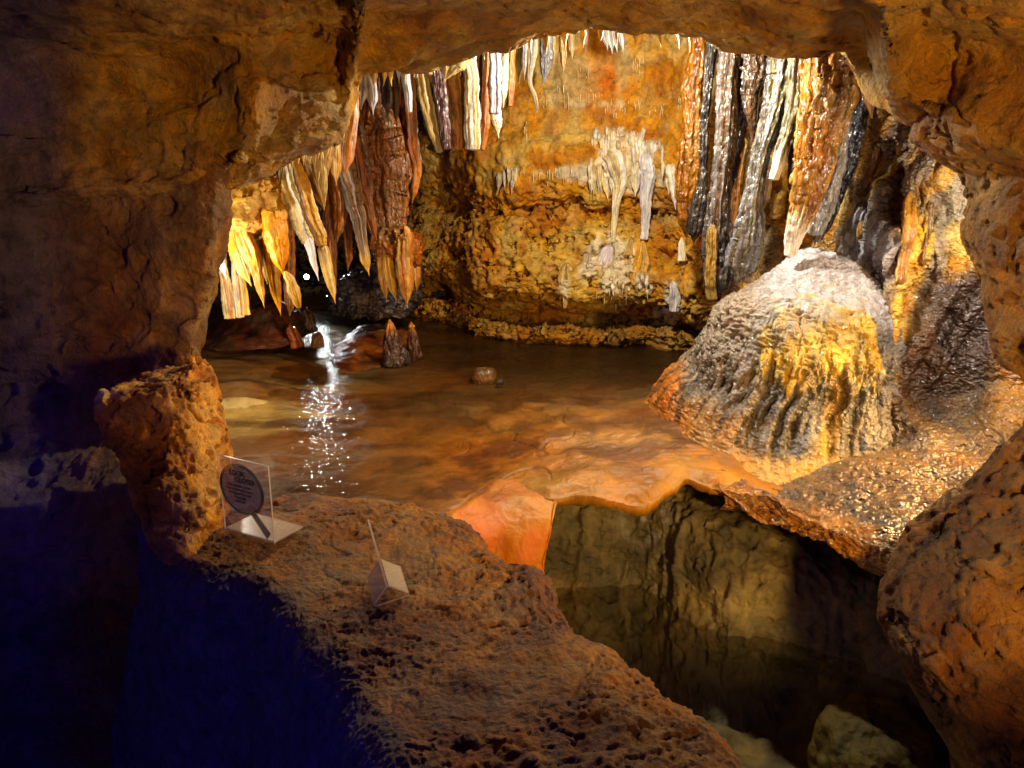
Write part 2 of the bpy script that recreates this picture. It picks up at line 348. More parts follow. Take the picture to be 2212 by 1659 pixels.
# ================================================================== ceiling with the lip of the opening
LIP = [(-260, 470, 1.75), (-60, 460, 1.86), (120, 440, 1.93), (280, 425, 1.97), (400, 412, 1.99), (480, 408, 2.02), (520, 392, 2.04), (560, 371, 2.06), (605, 350, 2.12), (650, 340, 2.16), (700, 330, 2.2), (738, 312, 2.24), (756, 258, 2.26), (770, 196, 2.28), (800, 174, 2.3), (850, 169, 2.3), (950, 141, 2.28), (1010, 119, 2.26), (1100, 112, 2.25), (1200, 89, 2.24),
       (1300, 83, 2.22), (1450, 88, 2.2), (1550, 95, 2.17), (1650, 110, 2.12), (1700, 124, 2.1), (1780, 121, 2.05), (1845, 112, 2.0), (1866, 155, 1.97), (1888, 200, 1.94), (1920, 264, 1.9), (2000, 291, 1.86), (2060, 330, 1.8), (2160, 380, 1.7), (2320, 420, 1.6), (2500, 430, 1.5)]
def build_ceiling():
    rows = [[] for _ in range(12)]
    for u, v, Y in LIP:
        p = V(u, v, Y); left = float(ss(800, 740, u)); rt = float(ss(1790, 2060, u)); face = max(left, rt)
        rows[0].append(p + np.array([0, 2.6, .55 + .25 * face])); rows[1].append(p + np.array([0, 1.1, .38 + .25 * face])); rows[2].append(p + np.array([0, .40, .20 + .1 * face])); rows[3].append(p + np.array([0, .10, .035]))
        rows[4].append(p)
        # flat underside (middle) against bulging face (sides)
        vt = 190 if left else 180
        A = [(v - 16, Y - .06), (v - 45, Y - .20), (lerp(v - 45, -40, .45), Y - .42), (lerp(v - 45, -40, .8), Y - .75), (-60, Y - 1.0), (-260, Y - 1.25), (-900, Y - 1.62)]
        B = [(v - 18, Y - .09), (v - 60, Y - .17), (lerp(v, 120, .5), Y - .18), (lerp(v, 100, .95), Y - .16), (40, Y - .38), (-160, Y - .75), (-900, Y - 1.2)]
        lf = float(ss(540, 430, u)); B[:4] = [(b[0], lerp(b[1], Y - .07, lf)) for b in B[:4]]
        for k in range(7):
            va = A[k][0]; Ya = A[k][1]; vb, Yb = B[k]
            rows[5 + k].append(V(u, lerp(va, vb, face), max(lerp(Ya, Yb, face), .28)))
    P = loft(rows, 330, 680)
    P = rocky(P, [('fbm', 2.2, .045, 3), ('ridge', 4.5, .010, 2), ('pit', 6.5, .010, 2), ('crack', 3.2, .010, 4), ('fbm', 11, .009, 5, (1, .5, 1.3)), ('pit', 24, .006, 3), ('fbm', 45, .0028, 4)], seed=5)
    u, v = proj(P)
    n = fbm(P * 4 + 3, 4); n2 = fbm(P * 11, 3)
    c = mixc((.46, .265, .058), (.28, .145, .034), ss(-.25, .3, n)); c = lerp(c, np.array((.40, .27, .10)), (ss(.05, .4, n2) * .6)[..., None])
    c = lerp(c, np.array((.12, .09, .12)), (ss(230, 90, u + 60 * n) * .9)[..., None])  # blue darkness at far left put into the ceiling colour
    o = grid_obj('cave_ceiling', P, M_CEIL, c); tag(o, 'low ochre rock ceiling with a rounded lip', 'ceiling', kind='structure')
build_ceiling()

# ================================================================== left pillar wall
def build_left_wall():
    sil = [(300, 540), (360, 505), (405, 488), (440, 482), (520, 477), (620, 471), (680, 458), (740, 443), (790, 432), (850, 410), (930, 380), (1010, 340), (1120, 330), (1260, 340), (1420, 350), (1700, 420), (2300, 560)]
    rows = []
    for v, us in sil:
        Ys = 2.02 - .45 * float(ss(800, 1300, v))
        rows.append([V(us - 330, v, Ys + 1.2), V(us - 90, v, Ys + .45), V(us - 12, v, Ys + .12), V(us, v, Ys), V(us - 22, v, Ys - .07), V(us - 110, v, Ys - .08), V(us - 230, v, Ys - .05), V(us - 380, v, Ys - .10), V(us - 560, v, Ys - .3), V(us - 900, v, Ys - .8)])
    P = loft(rows, 380, 330)
    P = rocky(P, [('fbm', 2.4, .035, 3), ('ridge', 6, .010, 3), ('pit', 8, .015, 2), ('fbm', 15, .007, 4), ('pit', 26, .006, 2), ('fbm', 50, .0022, 3)], seed=14)
    n = fbm(P * 5 + 3, 4); c = mixc((.30, .17, .07), (.20, .105, .05), ss(-.25, .3, n))
    u, v = proj(P); c = lerp(c, np.array((.12, .09, .12)), (ss(250, 60, u + 60 * n) * .9)[..., None])  # pier fades to grey violet: the unlit blue side painted in
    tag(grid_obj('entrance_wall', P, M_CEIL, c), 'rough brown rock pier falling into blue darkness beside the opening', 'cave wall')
build_left_wall()

# ================================================================== foreground ledge
LS = [(300, 1090), (400, 1118), (480, 1105), (560, 1082), (620, 1062), (700, 1066), (800, 1087), (900, 1097), (980, 1120), (1050, 1168), (1095, 1212), (1165, 1226), (1200, 1290), (1240, 1350), (1330, 1412), (1400, 1480), (1500, 1542), (1600, 1640), (1690, 1760), (1800, 1900)]
LF = [(290, 1120), (330, 1150), (370, 1205), (430, 1228), (490, 1240), (550, 1260), (590, 1290), (630, 1330), (665, 1375), (700, 1420), (725, 1450), (750, 1480), (770, 1510), (790, 1540), (810, 1575), (830, 1615), (850, 1660), (880, 1730), (920, 1830), (960, 1950)]
LEDGE_Z = .035
def build_ledge():
    rows = [[] for _ in range(12)]
    for (a, b), (c_, d) in zip(LS, LF):
        S = G(a, b, LEDGE_Z); F = G(c_, d, LEDGE_Z - .01); o = F - S; o[2] = 0; L = np.linalg.norm(o); o /= L
        rows[0].append(S - o * -.10 + np.array([0, 0, -.75])); rows[1].append(S + o * .05 + np.array([0, 0, -.35])); rows[2].append(S + o * .0 + np.array([0, 0, -.10])); rows[3].append(S - o * .004 + np.array([0, 0, -.02])); rows[4].append(S + o * .02 + np.array([0, 0, .004]))
        rows[5].append(S + (F - S) * .3 + np.array([0, 0, .012])); rows[6].append(S + (F - S) * .6 + np.array([0, 0, .014])); rows[7].append(S + (F - S) * .85 + np.array([0, 0, .006])); rows[8].append(F)
        rows[9].append(F + o * .05 + np.array([0, 0, -.09])); rows[10].append(F + o * .12 + np.array([0, 0, -.35])); rows[11].append(F + o * .2 + np.array([0, 0, -.9]))
    P = loft(rows, 420, 560)
    rg = .25 + .75 * ss(-.25, .2, fbm(P * 3.3 + 5, 3)); mk = {'r': rg, 'w': 1.2 - rg}
    P = rocky(P, [('fbm', 3.2, .026, 4), ('fbm', 9, .008, 3), ('pit', 13, .004, 2, (.8, 1.2, 1), 'r'), ('fbm', 26, .006, 5, (.9, 1.2, 1), 'r'), ('crack', 5, .004, 4), ('pit', 48, .0045, 3, (.8, 1.3, 1), 'r'), ('ridge', 60, .003, 2, (1, 1, 1), 'r'), ('fbm', 110, .0026, 3)], seed=21, mask=mk)
    n = fbm(P * 7 + 3, 4); n2 = fbm(P * 3 + 9, 3)
    c = mixc((.28, .128, .028), (.15, .063, .018), ss(-.25, .3, n)); c = lerp(c, np.array((.31, .165, .04)), (ss(0, .3, n2) * .5)[..., None])
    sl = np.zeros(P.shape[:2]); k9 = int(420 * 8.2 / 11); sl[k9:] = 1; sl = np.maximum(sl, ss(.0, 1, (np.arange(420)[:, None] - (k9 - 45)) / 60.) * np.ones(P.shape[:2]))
    c = lerp(c, np.array((.10, .085, .10)), sl[..., None])  # slate front drop: blue darkness put into the ledge colour
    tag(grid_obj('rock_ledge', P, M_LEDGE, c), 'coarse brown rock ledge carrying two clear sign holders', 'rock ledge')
build_ledge()

# ================================================================== closed rocks made of rings
def rings(rows, nr, na, yc=None, pw=2.4, phase=0):
    """rows: (v, uL, uR, Yc, half depth). Returns closed grid (nr, na, 3)."""
    C = []
    for v, uL, uR, Yc, hd in rows:
        a = V(uL, v, Yc); b = V(uR, v, Yc); C.append(((a + b) / 2).tolist() + [abs(b[0] - a[0]) / 2, hd])
    C = cr(np.array(C), nr); th = np.linspace(0, 2 * math.pi, na, endpoint=False) + phase
    cx = np.sign(np.cos(th)) * np.abs(np.cos(th)) ** (2 / pw); sy = np.sign(np.sin(th)) * np.abs(np.sin(th)) ** (2 / pw)
    P = np.empty((nr, na, 3)); h = np.maximum(C[:, 3], 1e-4)[:, None]; d = np.maximum(C[:, 4], 1e-4)[:, None]
    P[..., 0] = C[:, 0][:, None] + h * cx; P[..., 1] = C[:, 1][:, None] + d * sy; P[..., 2] = C[:, 2][:, None]
    return P, th
def outward(P):
    N = normals(P, True); c = P - P.mean((0, 1)); return np.sign(np.mean(np.sum(N * c, -1)))
def build_boulders():
    rows = [(776, 424, 426, 1.76, .0), (780, 414, 432, 1.75, .03), (800, 396, 441, 1.74, .07), (815, 320, 446, 1.72, .09), (832, 246, 449, 1.70, .11), (880, 254, 456, 1.69, .13), (930, 275, 472, 1.67, .14), (1000, 318, 478, 1.64, .15), (1080, 350, 478, 1.60, .15), (1150, 380, 472, 1.57, .14), (1205, 400, 462, 1.54, .10), (1290, 410, 450, 1.52, .08)]
    P, th = rings(rows, 260, 260, pw=3.2)
    P = rocky(P, [('fbm', 6, .022, 4), ('crack', 5, .010, 3), ('pit', 18, .012, 2), ('fbm', 24, .006, 4), ('pit', 42, .009, 3), ('fbm', 80, .003, 3)], seed=33, closed=True, sgn=outward(P))
    n = fbm(P * 9, 4); c = mixc((.80, .42, .10), (.58, .26, .05), ss(-.2, .3, n))
    tag(grid_obj('orange_boulder', P, M_ROCK, c, True), 'orange pitted boulder standing upright beside the lettered sign', 'boulder')
    rows = [(880, 2330, 2360, 1.42, .02), (905, 2262, 2500, 1.42, .10), (990, 2190, 2650, 1.40, .16), (1080, 2125, 2750, 1.38, .2), (1150, 2050, 2800, 1.36, .22), (1230, 1990, 2800, 1.34, .24), (1350, 1934, 2800, 1.31, .25), (1420, 1948, 2800, 1.30, .25), (1480, 1996, 2800, 1.28, .25), (1560, 2028, 2800, 1.26, .24), (1660, 2070, 2800, 1.24, .22), (1850, 2150, 2800, 1.2, .2)]
    P, th = rings(rows, 300, 380, pw=2.6)
    P = rocky(P, [('fbm', 4, .022, 3), ('crack', 4, .008, 4), ('pit', 15, .010, 3), ('fbm', 20, .006, 4), ('pit', 40, .005, 2), ('fbm', 70, .003, 3)], seed=37, closed=True, sgn=outward(P))
    n = fbm(P * 6, 4); c = mixc((.26, .132, .04), (.14, .065, .025), ss(-.2, .3, n))
    tag(grid_obj('brown_boulder', P, M_ROCK, c, True), 'smooth brown boulder rising at the edge of the dark water hole', 'boulder')
    # the rock cheek on the right of the opening
    rows = [(200, 2010, 3000, 1.75, .20), (290, 2000, 3000, 1.72, .24), (335, 2050, 3000, 1.70, .25), (370, 2120, 3000, 1.69, .25), (440, 2118, 3000, 1.68, .25), (485, 2116, 3000, 1.67, .25), (560, 2126, 3000, 1.65, .25), (650, 2160, 3000, 1.63, .25), (720, 2174, 3000, 1.60, .22), (780, 2186, 3000, 1.58, .2), (812, 2225, 2900, 1.57, .14), (840, 2310, 2700, 1.57, .05)]
    P, th = rings(rows, 280, 420, pw=2.6)
    P = rocky(P, [('fbm', 4, .018, 3), ('ridge', 8, .010, 3), ('pit', 9, .016, 2), ('fbm', 20, .005, 4), ('pit', 30, .005, 2), ('fbm', 60, .003, 3)], seed=41, closed=True, sgn=outward(P))
    n = fbm(P * 6, 4); c = mixc((.38, .21, .07), (.24, .12, .045), ss(-.2, .3, n))
    tag(grid_obj('hanging_rock', P, M_CEIL, c, True), 'ochre honeycombed rock hanging down over the brown boulder', 'rock')
    # block under the ceiling on the left, from which the orange stalactites hang
    rows = [(375, 480, 600, 2.75, .05), (392, 470, 612, 2.72, .20), (420, 466, 608, 2.7, .24), (455, 468, 604, 2.68, .22), (478, 466, 606, 2.68, .22), (492, 474, 586, 2.7, .18), (503, 500, 560, 2.72, .05)]
    P, th = rings(rows, 150, 220, pw=2.8)
    P = rocky(P, [('fbm', 6, .02, 3), ('billow', 14, .012, 3), ('pit', 12, .03, 2), ('fbm', 34, .007, 4)], seed=45, closed=True, sgn=outward(P))
    n = fbm(P * 7, 4); c = mixc((.60, .38, .12), (.42, .2, .05), ss(-.2, .3, n))
    tag(grid_obj('overhang_block', P, M_WALL, c, True), 'pale orange scalloped rock block with a row of stalactites beneath it', 'rock')
    rows = [(488, 822, 850, 3.2, .03), (500, 815, 900, 3.22, .14), (520, 812, 912, 3.25, .2), (545, 815, 912, 3.25, .2), (562, 825, 905, 3.25, .14), (572, 840, 890, 3.25, .03)]
    P, th = rings(rows, 100, 160, pw=2.4)
    P = rocky(P, [('fbm', 9, .03, 3), ('ridge', 16, .015, 3, (1, 1, .4)), ('fbm', 34, .007, 4)], seed=46, closed=True, sgn=outward(P))
    tag(grid_obj('rock_bracket', P, M_WET, mixc(BRN, DOR, ss(-.2, .3, fbm(P * 9, 3))), True), 'brown rock bracket below the wide drapery that carries a low golden cluster', 'rock')
    # low dark lumps under the brown curtain
    rows = [(590, 760, 820, 3.9, .05), (600, 735, 880, 3.9, .25), (625, 725, 905, 3.9, .35), (650, 720, 900, 3.9, .35), (668, 730, 890, 3.9, .3)]
    P, th = rings(rows, 80, 160)
    P = rocky(P, [('fbm', 5, .05, 3), ('ridge', 14, .03, 3), ('fbm', 34, .012, 3)], seed=47, closed=True, sgn=outward(P))
    tag(grid_obj('dark_rock', P, M_WET, mixc(BLACK, (.12, .1, .09), ss(-.2, .4, fbm(P * 12, 3))), True), 'jagged black rock low at the back below the brown drapery', 'rock')
build_boulders()

# ================================================================== the great flowstone mound
def build_mound():
    Yc = 2.45
    rows = [(538, 1750, 1775, Yc + .08, .004), (545, 1722, 1805, Yc + .07, .05), (564, 1690, 1845, Yc + .05, .105), (596, 1646, 1882, Yc + .03, .165), (630, 1598, 1905, Yc, .215), (670, 1556, 1914, Yc, .26), (720, 1538, 1917, Yc, .30), (764, 1517, 1915, Yc, .33), (800, 1497, 1914, Yc, .355), (830, 1460, 1912, Yc, .38), (862, 1433, 1912, Yc, .41), (892, 1414, 1912, Yc - .005, .445), (912, 1390, 1915, Yc - .01, .49), (925, 1345, 1925, Yc - .01, .55)]
    P, th = rings(rows, 380, 620, pw=2.3)
    R0 = np.linspace(0, 1, P.shape[0])[:, None]
    u, v = proj(P); a = np.broadcast_to(th[None], u.shape)
    z = P[..., 2]; zt = z.max()
    sgn = outward(P)
    top = ss(.26, .34, z); low = ss(.34, .22, z) * ss(.0, .07, z)
    P = rocky(P, [('fbm', 3.2, .030, 2), ('fbm', 10, .010, 3, (1, 1, .6)), ('fbm', 20, .005, 3)], seed=52, closed=True, sgn=sgn)
    N = normals(P, True) * sgn
    # fine rippled gours on the crown
    q = P * np.array([24, 24, 78.]) + 0.35 * fbm(P * 9, 2)[..., None]; rip = 1 - np.abs(perlin(q)) * 2.2
    d = .0060 * rip * (.35 + .65 * ss(.20, .34, z))
    # flutes and drip fingers on the skirt
    fl = perlin(np.stack([np.cos(a) * 13, np.sin(a) * 13, z * 8 + 3], -1)); fl2 = perlin(np.stack([np.cos(a) * 26, np.sin(a) * 26, z * 16 + 9], -1))
    cen = .35 + .65 * ss(1560, 1650, u)
    d += (.018 * np.minimum(fl, .25) + .010 * fl2) * low * 1.15 * cen
    # ragged shelf edges: the flow ends in fingers and overhangs the flute zone
    fing = perlin(np.stack([np.cos(a) * 22, np.sin(a) * 22, a * 0 + 5], -1)) * .05 + perlin(np.stack([np.cos(a) * 6, np.sin(a) * 6, a * 0 + 15], -1)) * .06
    for z0, am in ((.235, .016), (.31, .010), (.175, .010)):
        e = z0 + fing * (1 + 0 * z); d += am * ss(-.004, .010, z - e) * (1 - ss(.03, .09, z - e))
    P = P + N * d[..., None]
    P = rocky(P, [('fbm', 28, .004, 3), ('fbm', 60, .0018, 3)], seed=52, closed=True, sgn=sgn)
    u, v = proj(P); z = P[..., 2]
    n = fbm(P * 8, 4); ns = fbm(P * np.array([20, 20, 4]) + 4, 3)
    grey = mixc((.20, .175, .16), (.10, .098, .105), ss(-.2, .3, n)); c = grey
    # gold flow in the middle, white on the crown
    gx = u + 60 * ns + 30 * n; gold = ss(1640, 1690, gx + (v - 700) * .12) * ss(1900, 1870, gx) * ss(.175, .215, z - fing * 1.1) * ss(.50, .36, z + .05 * ns)
    gold = np.clip(gold * (.75 + .9 * fbm(P * np.array([16, 16, 7]), 3)), 0, 1); c = lerp(c, mixc((.66, .47, .13), (.50, .32, .06), ss(-.2, .3, n)), gold[..., None])
    tongue = np.exp(-((u - (1815 - (v - 830) * .22)) / 16) ** 2) * ss(800, 840, v) * ss(1010, 980, v); c = lerp(c, np.array((.60, .36, .07)), (tongue * .9)[..., None])
    white = ss(.32, .46, z + .06 * ns + .05 * n) * ss(1600, 1700, gx); c = lerp(c, np.array((.47, .45, .46)), (white * .9)[..., None])
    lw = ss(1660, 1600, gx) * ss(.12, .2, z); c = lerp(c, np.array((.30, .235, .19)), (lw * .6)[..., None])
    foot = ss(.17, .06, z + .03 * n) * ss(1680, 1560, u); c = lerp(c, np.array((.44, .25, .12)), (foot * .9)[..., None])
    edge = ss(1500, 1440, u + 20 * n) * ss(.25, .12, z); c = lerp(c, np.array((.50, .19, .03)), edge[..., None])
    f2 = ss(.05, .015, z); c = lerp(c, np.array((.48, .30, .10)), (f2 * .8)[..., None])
    slot = ss(-.02, -.18, fl) * low; c = lerp(c, np.array((.05, .04, .03)), (slot * .75)[..., None])
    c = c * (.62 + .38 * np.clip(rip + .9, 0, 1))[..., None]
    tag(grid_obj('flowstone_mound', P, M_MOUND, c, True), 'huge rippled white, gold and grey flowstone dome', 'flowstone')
build_mound()

# ================================================================== right flowstone wall and slope
def build_right_slope():
    U = [1560, 1650, 1760, 1850, 1920, 2000, 2080, 2160, 2260, 2400]
    T = {60: [3.1, 3.0, 2.95, 2.85, 2.7, 2.55, 2.45, 2.35, 2.2, 2.0], 300: [3.25, 3.2, 3.05, 2.8, 2.52, 2.46, 2.38, 2.3, 2.2, 2.0], 450: [3.25, 3.2, 3.0, 2.72, 2.5, 2.42, 2.33, 2.25, 2.15, 2.0], 600: [3.2, 3.05, 2.85, 2.56, 2.34, 2.32, 2.28, 2.22, 2.1, 1.95],
         740: [3.1, 2.95, 2.75, 2.48, 2.24, 2.26, 2.25, 2.18, 2.1, 1.95], 830: [2.95, 2.8, 2.6, 2.38, 2.18, 2.2, 2.2, 2.15, 2.05, 1.9], 870: [2.8, 2.65, 2.5, 2.3, 2.13, 2.14, 2.14, 2.05, 1.95, 1.8], 960: [2.5, 2.35, 2.22, 2.13, 2.05, 1.98, 1.93, 1.85, 1.75, 1.6]}
    rows = [[V(u, v, y) for u, y in zip(U, T[v])] for v in T]
    def rm(u, z): return G(u, min(rim_v(u), 1345) if u > 1560 else rim_v(u) , z)
    r1 = []; r2 = []; r3 = []; r4 = []; r0 = []
    for u in U:
        p = rm(u, .0); b = rows[-1][U.index(u)]; s = np.array([p[0], p[1], 0]) / math.hypot(p[0], p[1])
        r0.append(b * .45 + p * .55 + np.array([0, 0, .012])); r1.append(p + np.array([0, .03, .014])); r2.append(p + np.array([0, -.004, -.006])); r3.append(p + s * .02 + np.array([0, 0, -.05])); r4.append(p + s * .3 + np.array([0, 0, -.11]))
    rows += [r0, r1, r2, r3, r4]
    P = loft(rows, 460, 460)
    u, v = proj(P); wallm = ss(850, 800, v); slm = ss(830, 880, v); cur = ss(1930, 1990, u) * ss(560, 640, v) * ss(860, 800, v); upm = ss(640, 560, v)
    mk = {'w': wallm, 's': slm, 'c': cur, 'u': upm, 'a': np.ones_like(u)}
    P = rocky(P, [('fbm', 3.2, .05, 3), ('pit', 5.5, .12, 2, (1, 1, .8), 'u'), ('ridge', 9, .035, 3, (1, 1, .3), 'u')], seed=61, mask=mk)
    N = normals(P); N *= np.sign(np.mean(np.sum(N * (np.array([0, 0, CAM_Z]) - P), -1)))
    sk = P[..., 0] - P[..., 2] * .62                                            # flutes lean
    d = cur * .085 * perlin(np.stack([sk * 14, P[..., 2] * 1.8, P[..., 1] * 0 + 3.4], -1))
    d += wallm * (1 - cur) * .018 * perlin(np.stack([(P[..., 0] - P[..., 2] * .35) * 24, P[..., 2] * 3, P[..., 1] * 3], -1))
    d += (.30 + .7 * slm) * .006 * (1 - 2 * np.abs(perlin(P * np.array([26, 40, 64]) + 3))) * .8
    P = P + N * d[..., None]
    P = rocky(P, [('fbm', 18, .010, 4, (1, 1, .7), 'w'), ('fbm', 34, .0045, 3), ('fbm', 70, .002, 3)], seed=63, mask=mk)
    u, v = proj(P); n = fbm(P * 6, 4); ns = fbm(np.stack([(P[..., 0] - P[..., 2] * .35) * 14, P[..., 1] * 3, P[..., 2] * 2.5], -1), 3)
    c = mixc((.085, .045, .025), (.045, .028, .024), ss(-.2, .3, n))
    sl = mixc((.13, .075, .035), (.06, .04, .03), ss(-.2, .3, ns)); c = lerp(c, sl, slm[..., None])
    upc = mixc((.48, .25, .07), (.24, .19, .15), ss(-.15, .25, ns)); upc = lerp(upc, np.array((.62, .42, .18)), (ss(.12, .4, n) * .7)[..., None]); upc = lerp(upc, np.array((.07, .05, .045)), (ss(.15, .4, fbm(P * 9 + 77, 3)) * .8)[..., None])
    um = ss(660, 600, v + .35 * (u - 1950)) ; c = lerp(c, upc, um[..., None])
    bl = np.exp(-((u - 1880) / 60) ** 2 - ((v - 540) / 75) ** 2); c = lerp(c, np.array((.36, .36, .40)), np.clip(bl * 1.1, 0, 1)[..., None])
    cx = np.interp(v, [430, 540, 660, 760, 830, 900, 960], [2000, 1990, 1950, 1915, 1908, 1885, 1865]); gs = np.exp(-((u - cx + 10 * ns) / 27) ** 4) * ss(430, 520, v) * ss(960, 900, v)
    c = lerp(c, mixc((.74, .45, .10), (.60, .29, .045), ss(-.1, .3, n)), gs[..., None])
    og = .0 * v + 1.2 * ss(60, 10, rim_v(u) - v) ; c = lerp(c, np.array((.46, .22, .05)), (np.clip(og, 0, 1) * ss(2000, 1850, u) * .85)[..., None])
    rt = ss(2110, 2190, u) * ss(760, 830, v) * ss(960, 900, v); c = lerp(c, np.array((.45, .22, .05)), (rt * .9)[..., None])  # orange lamplight in the right-hand gap painted into the rock
    WALL['SP'] = P.reshape(-1, 3); WALL['su'], WALL['sv'] = proj(WALL['SP'])
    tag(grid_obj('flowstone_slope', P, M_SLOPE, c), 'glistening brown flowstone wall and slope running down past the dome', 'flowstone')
build_right_slope()

# ================================================================== orange drape at the lip and the water pit
def build_drape():
    top = [(968, 1112), (1000, 1090), (1040, 1062), (1085, 1047), (1130, 1052), (1170, 1062), (1196, 1076)]
    rows = []
    for k, (dv, dY) in enumerate([(-12, .10), (0, .02), (14, -.02), (50, -.06), (100, -.085), (150, -.10), (200, -.11), (290, -.12)]):
        row = []
        for i, (u, v) in enumerate(top):
            t = i / 6; uu = lerp(u, lerp(985, 1168, t), min(dv / 140, 1) if dv > 0 else 0)
            Y = G(u, v, 0)[1]; row.append(V(uu, v + dv + (6 if dv > 0 else 0), Y + dY - .09 * math.sin(math.pi * t) ** .8 * min(max(dv, 0) / 80, 1)))
        row.insert(0, row[0] + np.array([-.03, .22, -.05])); row.append(row[-1] + np.array([.006, .022, -.002])); row.append(row[-1] + np.array([-.004, .04, 0])); row.append(row[-1] + np.array([-.10, .30, -.02]))
        rows.append(row)
    P = loft(rows, 150, 150)
    P = rocky(P, [('fbm', 7, .014, 3), ('step', 9, .004, 2, (1, 1, 1)), ('fbm', 30, .0015, 3)], seed=71)
    n = fbm(P * 6, 4); c = mixc((.58, .25, .035), (.44, .16, .022), ss(-.2, .3, n)); c = lerp(c, np.array((.55, .32, .09)), (ss(.1, .35, fbm(P * 5 + 4, 2)) * .6)[..., None])
    tag(grid_obj('flowstone_drape', P, M_DRAPE, c), 'smooth glowing orange flowstone tongue pouring over the pool rim', 'flowstone')
build_drape()
PW = -.36
def build_pit():
    U = [1000, 1120, 1200, 1300, 1400, 1450, 1500, 1580, 1680, 1800, 1900, 2000, 2150, 2400]
    rows = [[] for _ in range(8)]
    for u in U:
        e = rim_pt(u); shelf = float(ss(1400, 1560, u)) * .65; yb = lerp(2.12, 2.02, shelf) - .25 * float(ss(1700, 2150, u)); s = np.array([ray(u, 900)[0] / ray(u, 900)[1], 1, 0])
        L = [(-.03, yb + .12), (-.08, yb + .08 - .08 * shelf), (-.14, yb - .02 - .16 * shelf), (-.22, yb - .06 - .28 * shelf), (-.30, yb - .08 - .30 * shelf), (-.38, yb - .12 - .26 * shelf), (-.5, yb - .25 - .1 * shelf), (-.75, yb - .55)]
        for k, (z, y) in enumerate(L): p = s * y; p[2] = z; rows[k].append(p)
    P = loft(rows, 240, 360)
    P = rocky(P, [('fbm', 3, .04, 3), ('ridge', 8, .016, 3, (1.6, 1, .35)), ('fbm', 18, .008, 4, (1, 1, .6)), ('pit', 30, .006, 2), ('fbm', 50, .003, 3)], seed=81)
    n = fbm(P * 5, 4); u, v = proj(P); c = mixc((.20, .17, .105), (.10, .09, .06), ss(-.2, .3, n)); pale = np.exp(-((u - 1590) / 120) ** 2 - ((v - 1300) / 40) ** 2); c = lerp(c, np.array((.42, .34, .18)), (pale * .7)[..., None])
    wh = np.exp(-((u - 1395) / 50) ** 2 - ((v - 1120) / 40) ** 2) * ss(-.1, .2, fbm(P * 14, 3)); c = lerp(c, np.array((.5, .5, .52)), (wh * .9)[..., None])
    stx = perlin(np.stack([P[..., 0] * 34, P[..., 2] * 2.5, P[..., 1] * 0 + .4], -1)); stk = ss(.05, .4, stx) * np.exp(-((u - 1440) / 90) ** 2) * ss(1160, 1220, v) * ss(1420, 1330, v); c = lerp(c, np.array((.40, .36, .24)), (stk * .8)[..., None])  # pale upright streaks: water reflections painted into the wall colour
    tag(grid_obj('pit_wall', P, M_PIT, c), 'dim grey green wall of the water hole under the orange rim', 'cave wall')
    X, Yg = np.meshgrid(np.linspace(.0, 2.2, 120), np.linspace(.2, 2.3, 100)); B = np.stack([X, Yg, X * 0 - .56], -1); B = rocky(B, [('fbm', 3, .10, 4), ('fbm', 14, .02, 3)], seed=83)
    tag(grid_obj('pit_bed', B, M_PIT, mixc((.26, .19, .09), (.12, .10, .06), ss(-.2, .3, fbm(B * 5, 3)))), 'murky bed of the water hole', 'pit bed', kind='structure')
    X, Yg = np.meshgrid(np.linspace(.0, 2.0, 30), np.linspace(.3, 2.2, 30)); Wt = np.stack([X, Yg, X * 0 + PW], -1)
    tag(grid_obj('pit_water', Wt, M_PITW, np.ones((900, 3))), 'still dark water in the hole under the rim', 'water', kind='structure')
    rows = [(1560, 1880, 1890, 1.46, .01), (1568, 1820, 1960, 1.46, .08), (1590, 1795, 2020, 1.45, .12), (1640, 1770, 2070, 1.44, .14), (1730, 1755, 2110, 1.42, .15), (1860, 1750, 2130, 1.4, .14)]
    P, th = rings(rows, 90, 160); P = rocky(P, [('fbm', 6, .03, 3), ('fbm', 18, .012, 4), ('fbm', 50, .003, 3)], seed=85, closed=True, sgn=outward(P))
    tag(grid_obj('yellow_rock', P, M_PIT, mixc((.17, .125, .03), (.10, .075, .022), ss(-.2, .3, fbm(P * 7, 3))), True), 'mustard yellow rock emerging from the dark water', 'rock')
build_pit()

